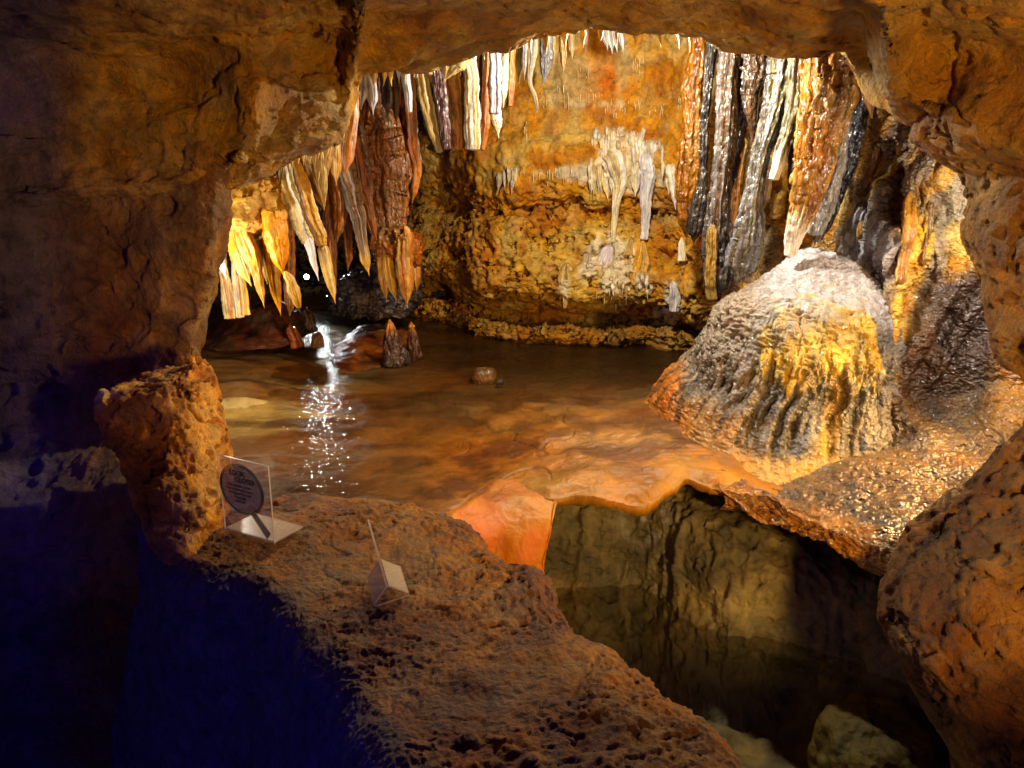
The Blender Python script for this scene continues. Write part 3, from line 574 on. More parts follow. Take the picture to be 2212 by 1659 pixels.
# ================================================================== stalactites, curtains, columns, stalagmites
def tube(name, zf, pts, Y, A, B, label, group, cat='stalactite', tip=None, flat=1.0, flute=.22, k=1.7, ripple=.06, groove=1.0, mat=None, seed=None, nseg=64, blunt=False, up=0.0, base=None, streak=1.0):
    """pts: (x, y, r[, dY]) in zoom units, from the root to the tip."""
    seed = seed if seed is not None else (abs(hash((len(label), pts[0][0], pts[0][1]))) % 997)
    C = []
    for p in pts:
        u, v = zf(p[0], p[1]); y = Y + (p[3] if len(p) > 3 else 0); w = V(u, v, y); C.append([*w, max(p[2] * zf.k / FPX * y * 1.02, .0015)])
    C = np.array(C)
    if up:
        d = C[0] - C[1]; e = C[0].copy(); e[:3] += d[:3] / np.linalg.norm(d[:3]) * up; e[3] *= 1.15; C = np.concatenate([[e], C])
    L = np.sum(np.linalg.norm(np.diff(C[:, :3], axis=0), axis=1)); nl = int(np.clip(L / .0045, 24, 200))
    if group == GW: A = np.minimum(np.asarray(A) * 1.12, .9); B = np.minimum(np.asarray(B) * 1.1 + .06, .88)
    if group == GT: A = np.asarray(A) * .5; B = np.asarray(B) * .5
    if group == GR: C[:, 3] *= 1.28; A = np.asarray(A) * .5; B = np.asarray(B) * .45
    D = cr(C, nl); D[:, 3] = np.maximum(D[:, 3], .001); P0 = D[:, :3]; r = D[:, 3]
    s_ = np.linspace(0, L, nl); mz = np.zeros(nl); P0 = P0.copy()
    P0[:, 0] += r * .22 * perlin(np.stack([s_ * 9 + seed, mz, mz + .5], -1)) + r * .07 * perlin(np.stack([s_ * 45 + seed, mz, mz + 3.5], -1)); P0[:, 1] += r * .22 * perlin(np.stack([s_ * 9 + seed, mz + 9, mz + .5], -1))
    T = np.gradient(P0, axis=0); T /= np.linalg.norm(T, axis=1)[:, None]
    S = np.cross(T, np.array([0, 1, 0])); S /= np.linalg.norm(S, axis=1)[:, None]; Dv = np.cross(T, S)
    th = np.linspace(0, 2 * math.pi, nseg, endpoint=False); ct, st = np.cos(th), np.sin(th)
    s = np.concatenate([[0], np.cumsum(np.linalg.norm(np.diff(P0, axis=0), axis=1))])
    k2 = k * np.clip(np.max(r) / .03, .8, 2.6)
    q = np.stack([np.broadcast_to(ct * k2, (nl, nseg)), np.broadcast_to(st * k2, (nl, nseg)), np.broadcast_to((s * 2.6)[:, None], (nl, nseg))], -1) + seed * 1.37
    f = flute * perlin(q) * 1.6 + flute * .6 * perlin(q * np.array([2.1, 2.1, 1.4]) + 7) + ripple * perlin(q * np.array([1, 1, 11]) + 3) * 1.8 + ripple * perlin(q * np.array([2.5, 2.5, 26]) + 5)
    if not blunt:
        endt = ss(0, .05, s[-1] - s); r = r * (.25 + .75 * endt)
    if not up: r = r * (.3 + .7 * ss(-.002, .022, s))
    gv = 1 - np.abs(perlin(q * np.array([1.7, 1.7, .7]) + 51)) * 2.4
    f = f + .10 * perlin(np.stack([(r[:, None] * ct) * 60, (r[:, None] * st) * 60, np.broadcast_to(s[:, None] * 34, (nl, nseg))], -1) + seed) + (.05 if group == GR else .02) * perlin(np.stack([(r[:, None] * ct) * 60, (r[:, None] * st) * 60, np.broadcast_to(s[:, None] * 120, (nl, nseg))], -1) + seed)
    f = f - groove * flute * .55 * ss(.35, 1, gv) + .35 * flute * perlin(np.stack([(r[:, None] * ct), (r[:, None] * st), np.broadcast_to(s[:, None], (nl, nseg))], -1) * 55 + seed)
    rr = r[:, None] * (1 + f)
    P = P0[:, None] + S[:, None] * (rr * ct)[..., None] + Dv[:, None] * (rr * st * flat)[..., None]
    # close both ends
    P = np.concatenate([np.repeat(P0[:1, None], nseg, 1), P, np.repeat((P0[-1:] + T[-1:] * r[-1] * (.25 if blunt else .9))[:, None], nseg, 1)])
    q = np.concatenate([q[:1], q, q[-1:]]); sn = np.concatenate([[0], s / s[-1], [1]])[:, None]
    m = ss(-.22, .22, perlin(q * np.array([1.1, 1.1, .45]) + 31) * streak + .25 * perlin(q * np.array([3, 3, 2]) + 11))
    c = mixc(A, B, m)
    dkm = ss(.05, .38, perlin(q * np.array([1.9, 1.9, .9]) + 71)) * .6 + ss(.15, .4, perlin(q * np.array([4, 4, 5]) + 91)) * .3; c = c * (1 - dkm * (.8 if group == GR else .5))[..., None]
    if tip is not None: c = lerp(c, np.asarray(tip), (ss(.80, .93, sn + .08 * perlin(q * 1.5)))[..., None] * .95)
    if base is not None: c = lerp(c, np.asarray(base), (ss(.35, .05, sn + .12 * perlin(q * 1.5)))[..., None] * .9)
    o = grid_obj(name, P, mat or M_STAL, c, True)
    return tag(o, label, cat, group)

GR = 'wet stalactites beside the flowstone dome'; GT = 'stalactites and drapery under the middle of the ceiling'; GW = 'white drip formations on the back wall'
GL = 'stalactites hanging on the left of the pool'; GB = 'short stalactites under the pale rock block'; GT = 'stalactites and drapery under the middle of the ceiling'; GR = 'wet stalactites beside the flowstone dome'; GW = 'white drip formations on the back wall'
def S(*a, **k): return tube('stalactite', *a, **k)
# --- left, big group (zoom 1 units)
S(Z1, [(455, 730, 40), (480, 860, 62), (520, 1000, 66), (560, 1110, 48), (590, 1180, 30)], 2.75, WHITE, CREAM, 'broad white stalactite with a square cut end, biggest of the left group', GL, flat=.6, up=.25, blunt=True, k=2.2, seed=3)
S(Z1, [(585, 1150, 30), (612, 1280, 20), (640, 1395, 5)], 2.74, WHITE, LIL, 'slim pale point hanging from the square white stalactite', GL, seed=9)
S(Z1, [(500, 700, 22), (545, 840, 34), (590, 990, 40), (635, 1120, 40), (655, 1195, 30)], 2.68, GOLD, WHITE, 'yellow and white rope-like stalactite leaning across the broad white one', GL, up=.2, blunt=True, ripple=.06, seed=15)
S(Z1, [(655, 1180, 28), (680, 1300, 30), (708, 1420, 24), (735, 1525, 4)], 2.7, CREAM, TAN, 'long cream pointed stalactite with a yellow tip above the bright water', GL, tip=GOLD, ripple=.06, seed=19)
S(Z1, [(570, 720, 40), (615, 830, 38), (650, 930, 26), (672, 1000, 8)], 2.85, TAN, DOR, 'tan stalactite half hidden behind the yellow rope-like one', GL, up=.2, flat=.6)
S(Z1, [(620, 710, 20), (632, 790, 18), (642, 868, 6)], 2.62, CREAM, TAN, 'short beige stalactite under the scalloped ceiling edge', GL, up=.12)
S(Z1, [(655, 710, 22), (668, 840, 22), (678, 975, 5)], 2.72, CREAM, TAN, 'narrow beige stalactite ending in a thin blade beside the tan one', GL, up=.12, flat=.6)
S(Z1, [(692, 680, 22), (695, 750, 20), (695, 802, 7)], 2.6, TAN, OR, 'stubby tan stalactite at the end of the scalloped edge', GL, up=.1)
S(Z1, [(735, 690, 28), (738, 780, 24), (738, 860, 7)], 2.64, TAN, OR, 'chunky orange tan stalactite beside the lilac blade', GL, up=.1)
S(Z1, [(845, 300, 22), (838, 440, 28), (822, 560, 32), (806, 680, 34), (790, 798, 10)], 2.5, LIL, OR, 'lilac white blade running down the edge of the orange ceiling block', GL, flat=.6, up=.1, base=OR)
S(Z1, [(705, 800, 40), (705, 960, 44), (708, 1140, 34), (718, 1300, 24), (740, 1420, 8)], 2.95, BRN, DOR, 'brown stalactite directly behind the long cream pointed one', GL, up=.2)
S(Z1, [(745, 850, 34), (758, 980, 36), (752, 1100, 24), (745, 1180, 7)], 2.9, OR, BRN, 'orange brown stalactite with a hooked end', GL, up=.15, ripple=.07)
S(Z1, [(785, 870, 34), (800, 1050, 32), (805, 1220, 26), (805, 1340, 10)], 3.05, BRN, DOR, 'straight brown stalactite left hanging over the black rock', GL, up=.2)
S(Z1, [(780, 760, 56), (820, 900, 54), (858, 1040, 40), (885, 1180, 28), (905, 1280, 24), (925, 1368, 4)], 2.9, GREY, BRN, 'long grey stalactite with a bright yellow point', GL, tip=GOLD, up=.2)
tube('drapery', Z1, [(960, 420, 70), (965, 540, 120), (985, 700, 135), (1010, 860, 120), (1035, 1000, 100), (1050, 1120, 72), (1062, 1215, 10)], 3.15, BRN, DOR, 'wide dark brown fluted drapery, largest on the left side', GL, 'drapery', flat=.42, up=.3, flute=.13, k=2.4, nseg=120, ripple=.015, mat=M_WET, seed=23)
S(Z1, [(880, 820, 30), (905, 950, 32), (935, 1080, 28), (968, 1165, 12)], 2.98, DOR, BRN, 'brown ribbed stalactite along the near edge of the wide drapery', GL, up=.15)
S(Z1, [(855, 470, 26), (880, 620, 28), (915, 800, 24), (940, 960, 14)], 3.0, BRN, MAR, 'thin wet brown stalactite glinting beside the lilac blade', GL, up=.15, mat=M_WET)
S(Z1, [(1150, 520, 36), (1165, 650, 34), (1185, 770, 28), (1175, 880, 20), (1165, 965, 4)], 3.2, OR, BRN, 'thin orange brown stalactite just past the wide drapery', GL, up=.2)
S(Z1, [(1105, 560, 18), (1110, 760, 20), (1112, 950, 20), (1120, 1080, 12)], 3.25, DOR, DBRN, 'narrow dark stalactite in the shade of the wide drapery', GL, up=.15)
S(Z1, [(1185, 680, 26), (1200, 780, 22), (1205, 855, 5)], 3.3, LIL, BRN, 'pale tapering stalactite against the pitted wall beside the drapery', GL, up=.15)
S(Z1, [(990, 1190, 34), (1005, 1330, 34), (1015, 1430, 24), (1022, 1510, 5)], 3.1, GOLD, OR, 'golden stalactite at the near end of the low cluster under the drapery', GL, up=.015, ripple=.07)
S(Z1, [(1035, 1230, 34), (1055, 1370, 34), (1068, 1450, 20), (1078, 1515, 5)], 3.08, GOLD, DOR, 'bright yellow middle stalactite of the low cluster under the drapery', GL, up=.015, ripple=.07)
S(Z1, [(1115, 1150, 40), (1122, 1290, 46), (1128, 1420, 36), (1138, 1545, 4)], 3.05, OR, TAN, 'stout orange stalactite with the lowest point of the low cluster under the drapery', GL, up=.015, ripple=.07)
S(Z1, [(1180, 1240, 26), (1188, 1370, 26), (1192, 1470, 5)], 3.3, TAN, OR, 'small tan stalactite joined to the golden wall beside the low cluster', GL, up=.015)
S(Z1, [(1060, 1150, 26), (1058, 1230, 20), (1056, 1310, 6)], 3.2, BRN, DOR, 'short brown stalactite between the drapery and the low golden cluster', GL, up=.1)
# --- under the block (zoom 1)
S(Z1, [(100, 1110, 20), (112, 1190, 20), (122, 1265, 6)], 2.62, WHITE, CREAM, 'short white icicle-like stalactite beside the dark pier', GB, up=.015)
S(Z1, [(140, 1110, 28), (185, 1240, 36), (225, 1340, 30), (262, 1425, 8)], 2.62, CREAM, GOLD, 'cream curved stalactite crossing in front of two cream columns', GB, up=.015)
S(Z1, [(210, 1110, 48), (255, 1230, 52), (290, 1340, 34), (315, 1450, 20), (335, 1550, 4)], 2.58, GOLD, OR, 'long golden stalactite with a needle point above the red mound', GB, up=.015)
S(Z1, [(285, 1110, 34), (312, 1230, 32), (335, 1330, 24), (352, 1415, 7)], 2.68, OLIVE, TAN, 'dull olive stalactite between the two golden ones', GB, up=.015)
S(Z1, [(385, 1040, 60), (400, 1140, 62), (420, 1250, 48), (440, 1360, 14)], 2.55, GOLD, (.66, .30, .03), 'thick glowing amber stalactite, plumpest under the pale block', GB, up=.015)
S(Z1, [(355, 1180, 28), (382, 1330, 34), (402, 1460, 24), (428, 1592, 5)], 2.66, OR, GOLD, 'long orange stalactite reaching down to the red mound', GB, up=.015)
S(Z1, [(450, 1340, 18), (480, 1410, 26), (510, 1490, 26), (528, 1548, 12)], 2.52, GOLD, TAN, 'crusty knobbly yellow stalactite over the bright water', GB, ripple=.16, flute=.3, blunt=True)
S(Z1, [(465, 1120, 34), (476, 1300, 32), (480, 1480, 30), (478, 1590, 16)], 2.85, DBRN, DOR, 'dark brown column behind the glowing amber stalactite', GB, up=.1)
tube('column', Z1, [(168, 1270, 16), (172, 1400, 18), (180, 1500, 20), (192, 1600, 24)], 2.75, CREAM, LIL, 'slender cream column nearest the dark pier', GB, 'column', up=.1, blunt=True)
tube('column', Z1, [(205, 1370, 18), (218, 1480, 20), (232, 1585, 22)], 2.72, CREAM, GOLD, 'slender yellow column next to the cream column', GB, 'column', up=.1, blunt=True)
tube('column', Z1, [(105, 1360, 26), (128, 1470, 34), (150, 1600, 40)], 2.8, (.6, .28, .14), CREAM, 'pink orange column spreading at its foot against the dark pier', GB, 'column', up=.1, blunt=True)
S(Z1, [(82, 1240, 14), (98, 1310, 20), (122, 1385, 8)], 2.55, BLUEG, WHITE, 'bluish white hooked stalactite by the dark pier', GB, up=.06)
# --- top, behind the lip (zoom 1 and zoom 2)
S(Z1, [(888, 270, 18), (885, 340, 22), (878, 432, 8)], 2.7, LIL, WHITE, 'lilac knobbly stub at the corner of the orange block', GT, up=.12, flute=.3)
S(Z1, [(930, 270, 26), (938, 370, 24), (948, 462, 5)], 2.72, LIL, WHITE, 'lilac stalactite with a fine point next to the corner stub', GT, up=.12, flute=.3)
S(Z1, [(1020, 280, 30), (1030, 380, 28), (1032, 485, 8)], 2.9, GREY, BRN, 'grey brown stalactite hanging in the gap behind the lip', GT, up=.2)
S(Z1, [(1075, 270, 20), (1080, 350, 22), (1078, 520, 8)], 2.95, DBRN, BRN, 'dark thin stalactite beside the grey brown one behind the lip', GT, up=.2)
S(Z1, [(1128, 220, 22), (1140, 340, 20), (1150, 445, 15)], 2.65, LIL, WHITE, 'smooth lilac white stalactite hanging alone with a blunt end', GT, up=.15, blunt=True, flute=.06)
S(Z1, [(1090, 230, 14), (1092, 292, 5)], 2.6, WHITE, LIL, 'tiny white nub on the lip near the lone lilac stalactite', GT, up=.08)
S(Z1, [(1186, 200, 14), (1187, 250, 13)], 2.5, WHITE, LIL, 'short square white nub on the lip above the striped drapery', GT, up=.08, blunt=True)
S(Z1, [(1264, 180, 14), (1265, 236, 12)], 2.5, CREAM, OR, 'short orange tipped nub on the lip above the striped drapery', GT, up=.08, blunt=True)
def S2(pts, Y, A, B, label, **k): k.setdefault('up', .25); return tube('stalactite', Z2, pts, Y, A, B, label, k.pop('group', GT), **k)
S2([(62, 250, 34), (92, 400, 36), (125, 540, 30), (152, 655, 14)], 2.72, CREAM, GOLD, 'cream and yellow outer fold of the striped drapery', blunt=True, flat=.6)
S2([(148, 280, 30), (168, 430, 28), (182, 560, 24), (190, 640, 18)], 2.70, MAR, (.13, .06, .08), 'dark maroon stripe of the striped drapery', blunt=True, flat=.6, mat=M_WET)
S2([(215, 220, 40), (235, 380, 40), (245, 520, 38), (252, 640, 30)], 2.72, OR, GOLD, 'orange centre fold of the striped drapery', blunt=True, flat=.55)
S2([(305, 190, 36), (315, 350, 36), (322, 500, 38), (330, 638, 34)], 2.68, WHITE, CREAM, 'white fold of the striped drapery with a vertical crack', blunt=True, flat=.5)
S2([(388, 440, 22), (382, 540, 20), (370, 642, 14)], 2.68, RED, OR, 'red orange outer edge of the striped drapery', blunt=True, flat=.5)
S2([(352, 140, 26), (362, 300, 26), (372, 450, 24)], 2.74, OR, BLACK, 'orange and black stalactite between the white fold and the blue grey slab', blunt=True)
S2([(395, 140, 16), (402, 300, 18), (405, 450, 18)], 2.70, MAR, BLACK, 'thin maroon stalactite touching the blue grey slab', blunt=True)
S2([(438, 140, 30), (443, 300, 30), (445, 455, 28)], 2.68, BLUEG, LIL, 'blue grey slab-like stalactite with a straight cut end', blunt=True, flat=.6)
S2([(492, 140, 18), (488, 290, 20), (482, 425, 10)], 2.70, CREAM, WHITE, 'cream stalactite behind the blue grey slab', ripple=.08)
S2([(440, 440, 30), (447, 510, 24), (457, 582, 7)], 2.73, CREAM, WHITE, 'cream pointed tip below the blue grey slab')
S2([(525, 140, 18), (520, 280, 18), (515, 420, 12)], 2.78, OR, TAN, 'plain orange stalactite next to the cream one', blunt=True)
S2([(560, 130, 13), (562, 220, 13), (560, 310, 5)], 2.85, OLIVE, TAN, 'olive pointed stalactite behind the lip')
S2([(592, 110, 14), (590, 200, 12), (588, 285, 4)], 2.82, TAN, GREY, 'slender tan grey icicle behind the lip')
S2([(628, 100, 22), (622, 200, 14), (618, 300, 9), (645, 370, 8), (655, 430, 7), (642, 480, 4)], 3.0, GREY, TAN, 'thin crooked grey stalactite bending like a root', ripple=.08)
S2([(700, 90, 28), (700, 190, 26), (695, 270, 14), (680, 320, 5)], 3.05, BLUEG, GREY, 'lumpy blue grey stalactite beyond the crooked one', flute=.3, ripple=.1)
S2([(742, 100, 14), (742, 160, 10), (740, 205, 4)], 3.1, TAN, CREAM, 'small tan icicle next to the lumpy blue grey one')
S2([(785, 90, 18), (788, 180, 14), (790, 255, 5)], 3.15, CREAM, TAN, 'cream icicle third along from the crooked stalactite')
S2([(830, 90, 14), (832, 140, 12), (833, 180, 5)], 3.2, OR, CREAM, 'short orange icicle over the orange dome of the wall')
S2([(905, 80, 12), (906, 150, 5)], 3.2, DOR, OR, 'single dark drip at the top of the orange wall patch')
for x, ln, lb in ((1005, 45, 'white dark-edged drip first in the tight top row'), (1030, 60, 'longest white drip in the tight top row'), (1055, 50, 'grey white drip in the tight top row'), (1085, 55, 'last white drip in the tight top row')):
    S2([(x, 70, 14), (x + 6, 70 + ln * .7, 13), (x + 10, 80 + ln + 10, 4)], 3.1, WHITE, GREY, lb, up=.1)
S2([(240, 120, 70), (215, 190, 62), (190, 250, 40), (178, 292, 14)], 2.55, TAN, CREAM, 'lumpy beige drapery swelling under the lip above the striped drapery', flat=.6, flute=.25, up=.1)
# orange and black pair on the wall
tube('column', Z3, [(262, 90, 40), (235, 350, 48), (225, 600, 48), (210, 780, 58), (205, 950, 56), (195, 1120, 44), (190, 1270, 26)], 3.0, (.56, .27, .04), (.50, .20, .03), 'tall even orange column standing against the golden wall', GR, 'column', up=.2, mat=M_WET, flute=.1, ripple=.05)
S(Z3, [(345, 110, 24), (318, 330, 18), (300, 560, 18), (285, 760, 20), (290, 900, 18), (262, 1080, 36), (238, 1230, 34), (230, 1315, 14)], 2.9, BLACK, (.12, .10, .09), 'black wavy wet stalactite beside the orange column', GR, up=.2, mat=M_WET, flute=.25)
S(Z3, [(450, 100, 44), (430, 400, 46), (410, 700, 42), (385, 980, 42), (370, 1250, 50), (365, 1480, 58), (352, 1640, 40)], 2.72, (.14, .08, .06), GREY, 'long grey brown glinting column reaching the dome shoulder', GR, up=.2, mat=M_WET, streak=1.4)
S(Z3, [(345, 1200, 20), (335, 1350, 24), (330, 1500, 26), (338, 1650, 24)], 2.68, TAN, GOLD, 'pale tan rib along the outer edge of the long grey brown column', GR, mat=M_WET, blunt=True)
S(Z3, [(525, 110, 62), (520, 330, 58), (490, 560, 44), (455, 820, 34), (420, 1050, 24)], 2.78, MAR, BRN, 'maroon streaked wet curtain behind the grey brown column', GR, up=.2, mat=M_WET)
S(Z3, [(645, 130, 80), (620, 330, 66), (598, 520, 40), (575, 715, 6)], 2.66, (.15, .11, .10), BRN, 'grey brown fibrous wedge ending in a point', GR, up=.2, mat=M_WET, flat=.5, flute=.2, k=2.5)
S(Z3, [(535, 680, 26), (500, 900, 26), (470, 1100, 24), (450, 1260, 14)], 2.95, OR, GOLD, 'bright orange ribbed stalactite deep between grey ones', GR, ripple=.12)
S(Z3, [(650, 840, 24), (632, 1000, 26), (612, 1180, 18)], 2.92, GOLD, OR, 'golden stalactite in the gap behind the silver grey one', GR)
S(Z3, [(795, 160, 70), (750, 380, 62), (690, 600, 48), (625, 850, 42), (580, 1050, 44), (545, 1260, 66), (520, 1430, 72), (500, 1540, 40)], 2.58, (.26, .22, .13), (.34, .33, .36), 'very long olive and silver grey stalactite widening at its foot', GR, up=.15, mat=M_WET, flat=.6)
S(Z3, [(868, 180, 44), (845, 400, 40), (805, 600, 36), (760, 760, 30), (715, 928, 20)], 2.5, (.26, .22, .12), (.40, .38, .32), 'pale olive stalactite with a white blunt tip', GR, tip=WHITE, up=.15, mat=M_WET, blunt=True)
S(Z3, [(690, 850, 12), (668, 1000, 16), (640, 1130, 10)], 2.8, MAR, GOLD, 'thin maroon and gold sliver below the pale olive tip', GR)
S(Z3, [(935, 190, 40), (905, 420, 38), (875, 640, 34), (845, 860, 30), (820, 1060, 18)], 2.5, MAR, (.20, .12, .14), 'maroon wet edge along the great orange stalactite', GR, up=.15, mat=M_WET)
S(Z3, [(1085, 150, 120), (1055, 330, 118), (1010, 560, 104), (955, 800, 86), (905, 1010, 70), (850, 1200, 50), (812, 1385, 26)], 2.42, (.66, .34, .05), (.52, .23, .035), 'great orange stalactite with a white tip touching the dome', GR, tip=WHITE, up=.1, mat=M_WET, blunt=True, nseg=90, flat=.7, flute=.10, ripple=.05)
S(Z3, [(1150, 420, 30), (1110, 640, 34), (1055, 860, 48), (990, 1080, 54), (940, 1255, 36)], 2.5, (.40, .40, .43), (.42, .38, .32), 'silver white stalactite pressed along the great orange one', GR, up=.15, mat=M_WET, blunt=True)
S(Z3, [(1235, 430, 40), (1190, 660, 44), (1130, 880, 40), (1070, 1080, 30), (1000, 1290, 16)], 2.62, (.05, .05, .075), BLACK, 'blue black wet stalactite hanging behind the silver white one', GR, up=.2, mat=M_WET)
S(Z3, [(1020, 1130, 18), (985, 1240, 20), (945, 1340, 8)], 2.5, BRN, GREY, 'short brown stub below the silver white stalactite', GR)
S(Z3, [(1255, 330, 24), (1290, 420, 26), (1300, 560, 14)], 2.3, DBRN, OR, 'dark knobbly stub beneath the ochre hanging rock', GR, up=.1, flute=.4)
for pts, A, B, lb in (([(1480, 730, 24), (1430, 900, 30), (1380, 1010, 20)], OR, GOLD, 'rust orange ragged rib above the black hole in the flowstone'), ([(1650, 650, 30), (1620, 760, 26), (1560, 880, 14)], DBRN, BRN, 'dark brown rib at the top corner of the flowstone wall'), ([(1640, 840, 34), (1620, 960, 36), (1600, 1060, 18)], CREAM, TAN, 'cream rounded rib below the dark corner rib'),
                      ([(1340, 760, 24), (1290, 900, 26), (1240, 1010, 12)], BRN, OR, 'brown and orange rib beside the blue black stalactite'), ([(1540, 1060, 40), (1530, 1220, 44), (1500, 1380, 40), (1480, 1540, 36)], GOLD, OR, 'knotted golden rib running down past the black hole'), ([(1660, 1080, 22), (1650, 1240, 22), (1620, 1420, 16)], OLIVE, BRN, 'olive beaded rib next to the knotted golden rib'), ([(1250, 1140, 60), (1200, 1270, 70), (1130, 1400, 60), (1080, 1500, 30)], BLUEG, GREY, 'blue grey slanted boss behind the shoulder of the dome'), ([(1250, 1150, 22), (1235, 1250, 24), (1215, 1330, 12)], (.6, .26, .1), TAN, 'peach stripe down the blue grey boss')):
    pp = []
    for x, y, r in pts:
        uu, vv = Z3(x, y); q = WALL['SP'][np.argmin((WALL['su'] - uu) ** 2 + (WALL['sv'] - vv) ** 2)]; pp.append((x, y, r, q[1] - 2.3))
    e0, e1 = pp[0], pp[-1]; pts = [(e0[0], e0[1] - 30, e0[2], e0[3] + .09)] + pp + [(e1[0] - 8, e1[1] + 40, e1[2], e1[3] + .06)]
    tube('flowstone_rib', Z3, pts, 2.3, A, B, lb, 'ribs on the flowstone wall', 'flowstone rib', mat=M_WET, flat=.5, flute=.3, ripple=.08)
# --- white forms on the wall
def on(zf, x, y): p = on_wall(*zf(x, y)); return p[1]
def WS(name, pts, A, B, label, cat, **k):
    Y = on(Z2, pts[0][0], pts[0][1]) - .012; k.setdefault('group', GW); k.setdefault('flat', .75); pts = [(pts[0][0], pts[0][1] - 34, pts[0][2] * .9, .10)] + list(pts); return tube(name, Z2, pts, Y, A, B, label, k.pop('group'), cat, **k)
WS('stalactite', [(1040, 690, 50), (1065, 780, 46), (1068, 850, 30), (1058, 920, 18), (1050, 1020, 14), (1045, 1115, 9)], WHITE, CREAM, 'tallest white stalactite on the golden wall, joining a small stalagmite', 'stalactite', flute=.25, blunt=True)
WS('stalactite', [(1215, 690, 36), (1222, 770, 34), (1212, 860, 26), (1212, 980, 20), (1202, 1100, 18)], WHITE, LIL, 'curved white stalactite to the side of the tallest one on the golden wall', 'stalactite', flute=.2, blunt=True)
WS('stalactite', [(1340, 745, 20), (1352, 830, 18), (1364, 950, 6)], WHITE, CREAM, 'slim white stalactite close to the tall orange column', 'stalactite')
WS('stalactite', [(1170, 740, 26), (1162, 810, 22), (1155, 880, 8)], WHITE, CREAM, 'short white stalactite between the two tall white ones', 'stalactite')
WS('stalactite', [(985, 760, 16), (1005, 830, 14), (1018, 900, 5)], WHITE, CREAM, 'small white spike clinging to the tallest white stalactite', 'stalactite')
for x, y, l in ((940, 770, 90), (965, 750, 110), (920, 790, 60)): WS('stalactite', [(x, y, 10), (x + 3, y + l * .6, 8), (x + 5, y + l, 3)], WHITE, CREAM, 'fine white icicle in the fringe before the tallest white stalactite', 'stalactite', group='fine white icicles')
for i, (x, y, l, lb) in enumerate(((960, 560, 130, 'rippled white drip at the start of the upper white cascade'), (1000, 600, 140, 'long white drip of the upper white cascade'), (1040, 570, 90, 'thin white drip of the upper cascade'), (1090, 560, 140, 'broad bluish white drip in the centre of the upper cascade'), (1140, 580, 80, 'short cream drip past the centre of the upper cascade'), (1180, 600, 110, 'cream drip near the end of the upper cascade'), (1250, 620, 80, 'last thin cream drip of the upper cascade'))):
    WS('stalactite', [(x, y, 20 + 6 * (i == 3)), (x + 4, y + l * .55, 16), (x + 6, y + l, 5)], WHITE, CREAM, lb, 'stalactite', flute=.3)
def SM(name, zf, pts, Y, A, B, label, group, **k):
    return tube(name, zf, pts, Y, A, B, label, group, 'stalagmite', **k)
for pts, A, B, lb in (([(1022, 1105, 12), (1018, 1160, 26), (1000, 1230, 34), (985, 1300, 40)], WHITE, LIL, 'white stalagmite under the tallest white stalactite'), ([(1130, 1085, 8), (1130, 1130, 16), (1125, 1180, 22)], CREAM, TAN, 'small cream stalagmite between the two tall white stalactites'), ([(1200, 1105, 14), (1190, 1190, 34), (1178, 1290, 48), (1172, 1390, 44)], CREAM, GOLD, 'yellow cream stalagmite under the curved white stalactite'), ([(1395, 1090, 9), (1394, 1150, 18), (1392, 1210, 22)], WHITE, CREAM, 'white stalagmite below the foot of the orange column'),
                      ([(912, 1140, 8), (908, 1200, 24), (902, 1280, 32)], TAN, LIL, 'tan stalagmite on the wall ledge, first from the drapery'), ([(803, 1225, 16), (800, 1300, 30), (797, 1380, 18), (795, 1455, 6)], CREAM, TAN, 'cream drip boss tapering downward low on the wall'), ([(1348, 1315, 16), (1360, 1390, 30), (1352, 1470, 22)], WHITE, LIL, 'white boss low on the wall near the dome')):
    Y = on(Z2, pts[1][0], pts[1][1]) - .01; SM('stalagmite', Z2, pts, Y, A, B, lb, 'pale stalagmites on the wall ledge', flute=.3, ripple=.08, blunt=True)
# packed drips of the white cascades and aprons
for x0, x1, y0, y1, n, l0, l1, lb in ((905, 1110, 700, 790, 22, 40, 120, 'slender white drip packed in the veil around the tallest white stalactite'), (940, 1300, 535, 640, 26, 40, 130, 'slender white drip packed in the upper white cascade'), (1300, 1390, 700, 800, 6, 40, 130, 'slender white drip in the veil by the orange column'), (960, 1240, 1290, 1370, 18, 30, 80, 'stubby cream drip along the low white apron'), (450, 600, 735, 800, 8, 40, 110, 'slender grey white drip over the dark pockets of the wall')):
    for i in range(n):
        x = random.uniform(x0, x1); y = random.uniform(y0, y1); l = random.uniform(l0, l1); r = random.uniform(7, 15); q = random.uniform(-8, 8)
        WS('stalactite', [(x, y, r), (x + q * .4, y + l * .55, r * .8), (x + q, y + l, 2.5)], WHITE, CREAM, lb, 'stalactite', flute=.3, nseg=20, group='row of ' + lb)
# tiny straws
_st = None
def straw_proto():
    a = np.linspace(0, 2 * math.pi, 7, endpoint=False); P = []
    for z, r in ((.03, 1.0), (0, 1.0), (-.4, .8), (-.8, .6), (-1, .25)): P.append(np.stack([np.cos(a) * r, np.sin(a) * r, np.full(7, z)], -1))
    P = np.array(P); o = grid_obj('soda_straw', P, M_STAL, np.tile(np.array((.74, .66, .5)), (35, 1)), True); o.location = (0, 0, 0); me = o.data
    for v in me.vertices: v.co.z += P[..., 2].min()
    return o
proto = straw_proto(); first = True
bands = [(668, 1000, 335, 410, 40, 'tiny cream straws in the fringe across the upper wall'), (1000, 1400, 395, 440, 40, 'tiny white straws along the grey upper band beside the orange column'), (480, 840, 745, 790, 34, 'tiny white straws along the middle wall above the pockets'), (590, 640, 515, 600, 10, 'tiny white straws below the cream pointed tip'), (1120, 1220, 190, 260, 12, 'tiny tan straws high on the wall'), (960, 1110, 1370, 1420, 14, 'tiny cream straws under the low white apron'), (860, 920, 200, 250, 8, 'tiny straws on the orange dome of the wall')]
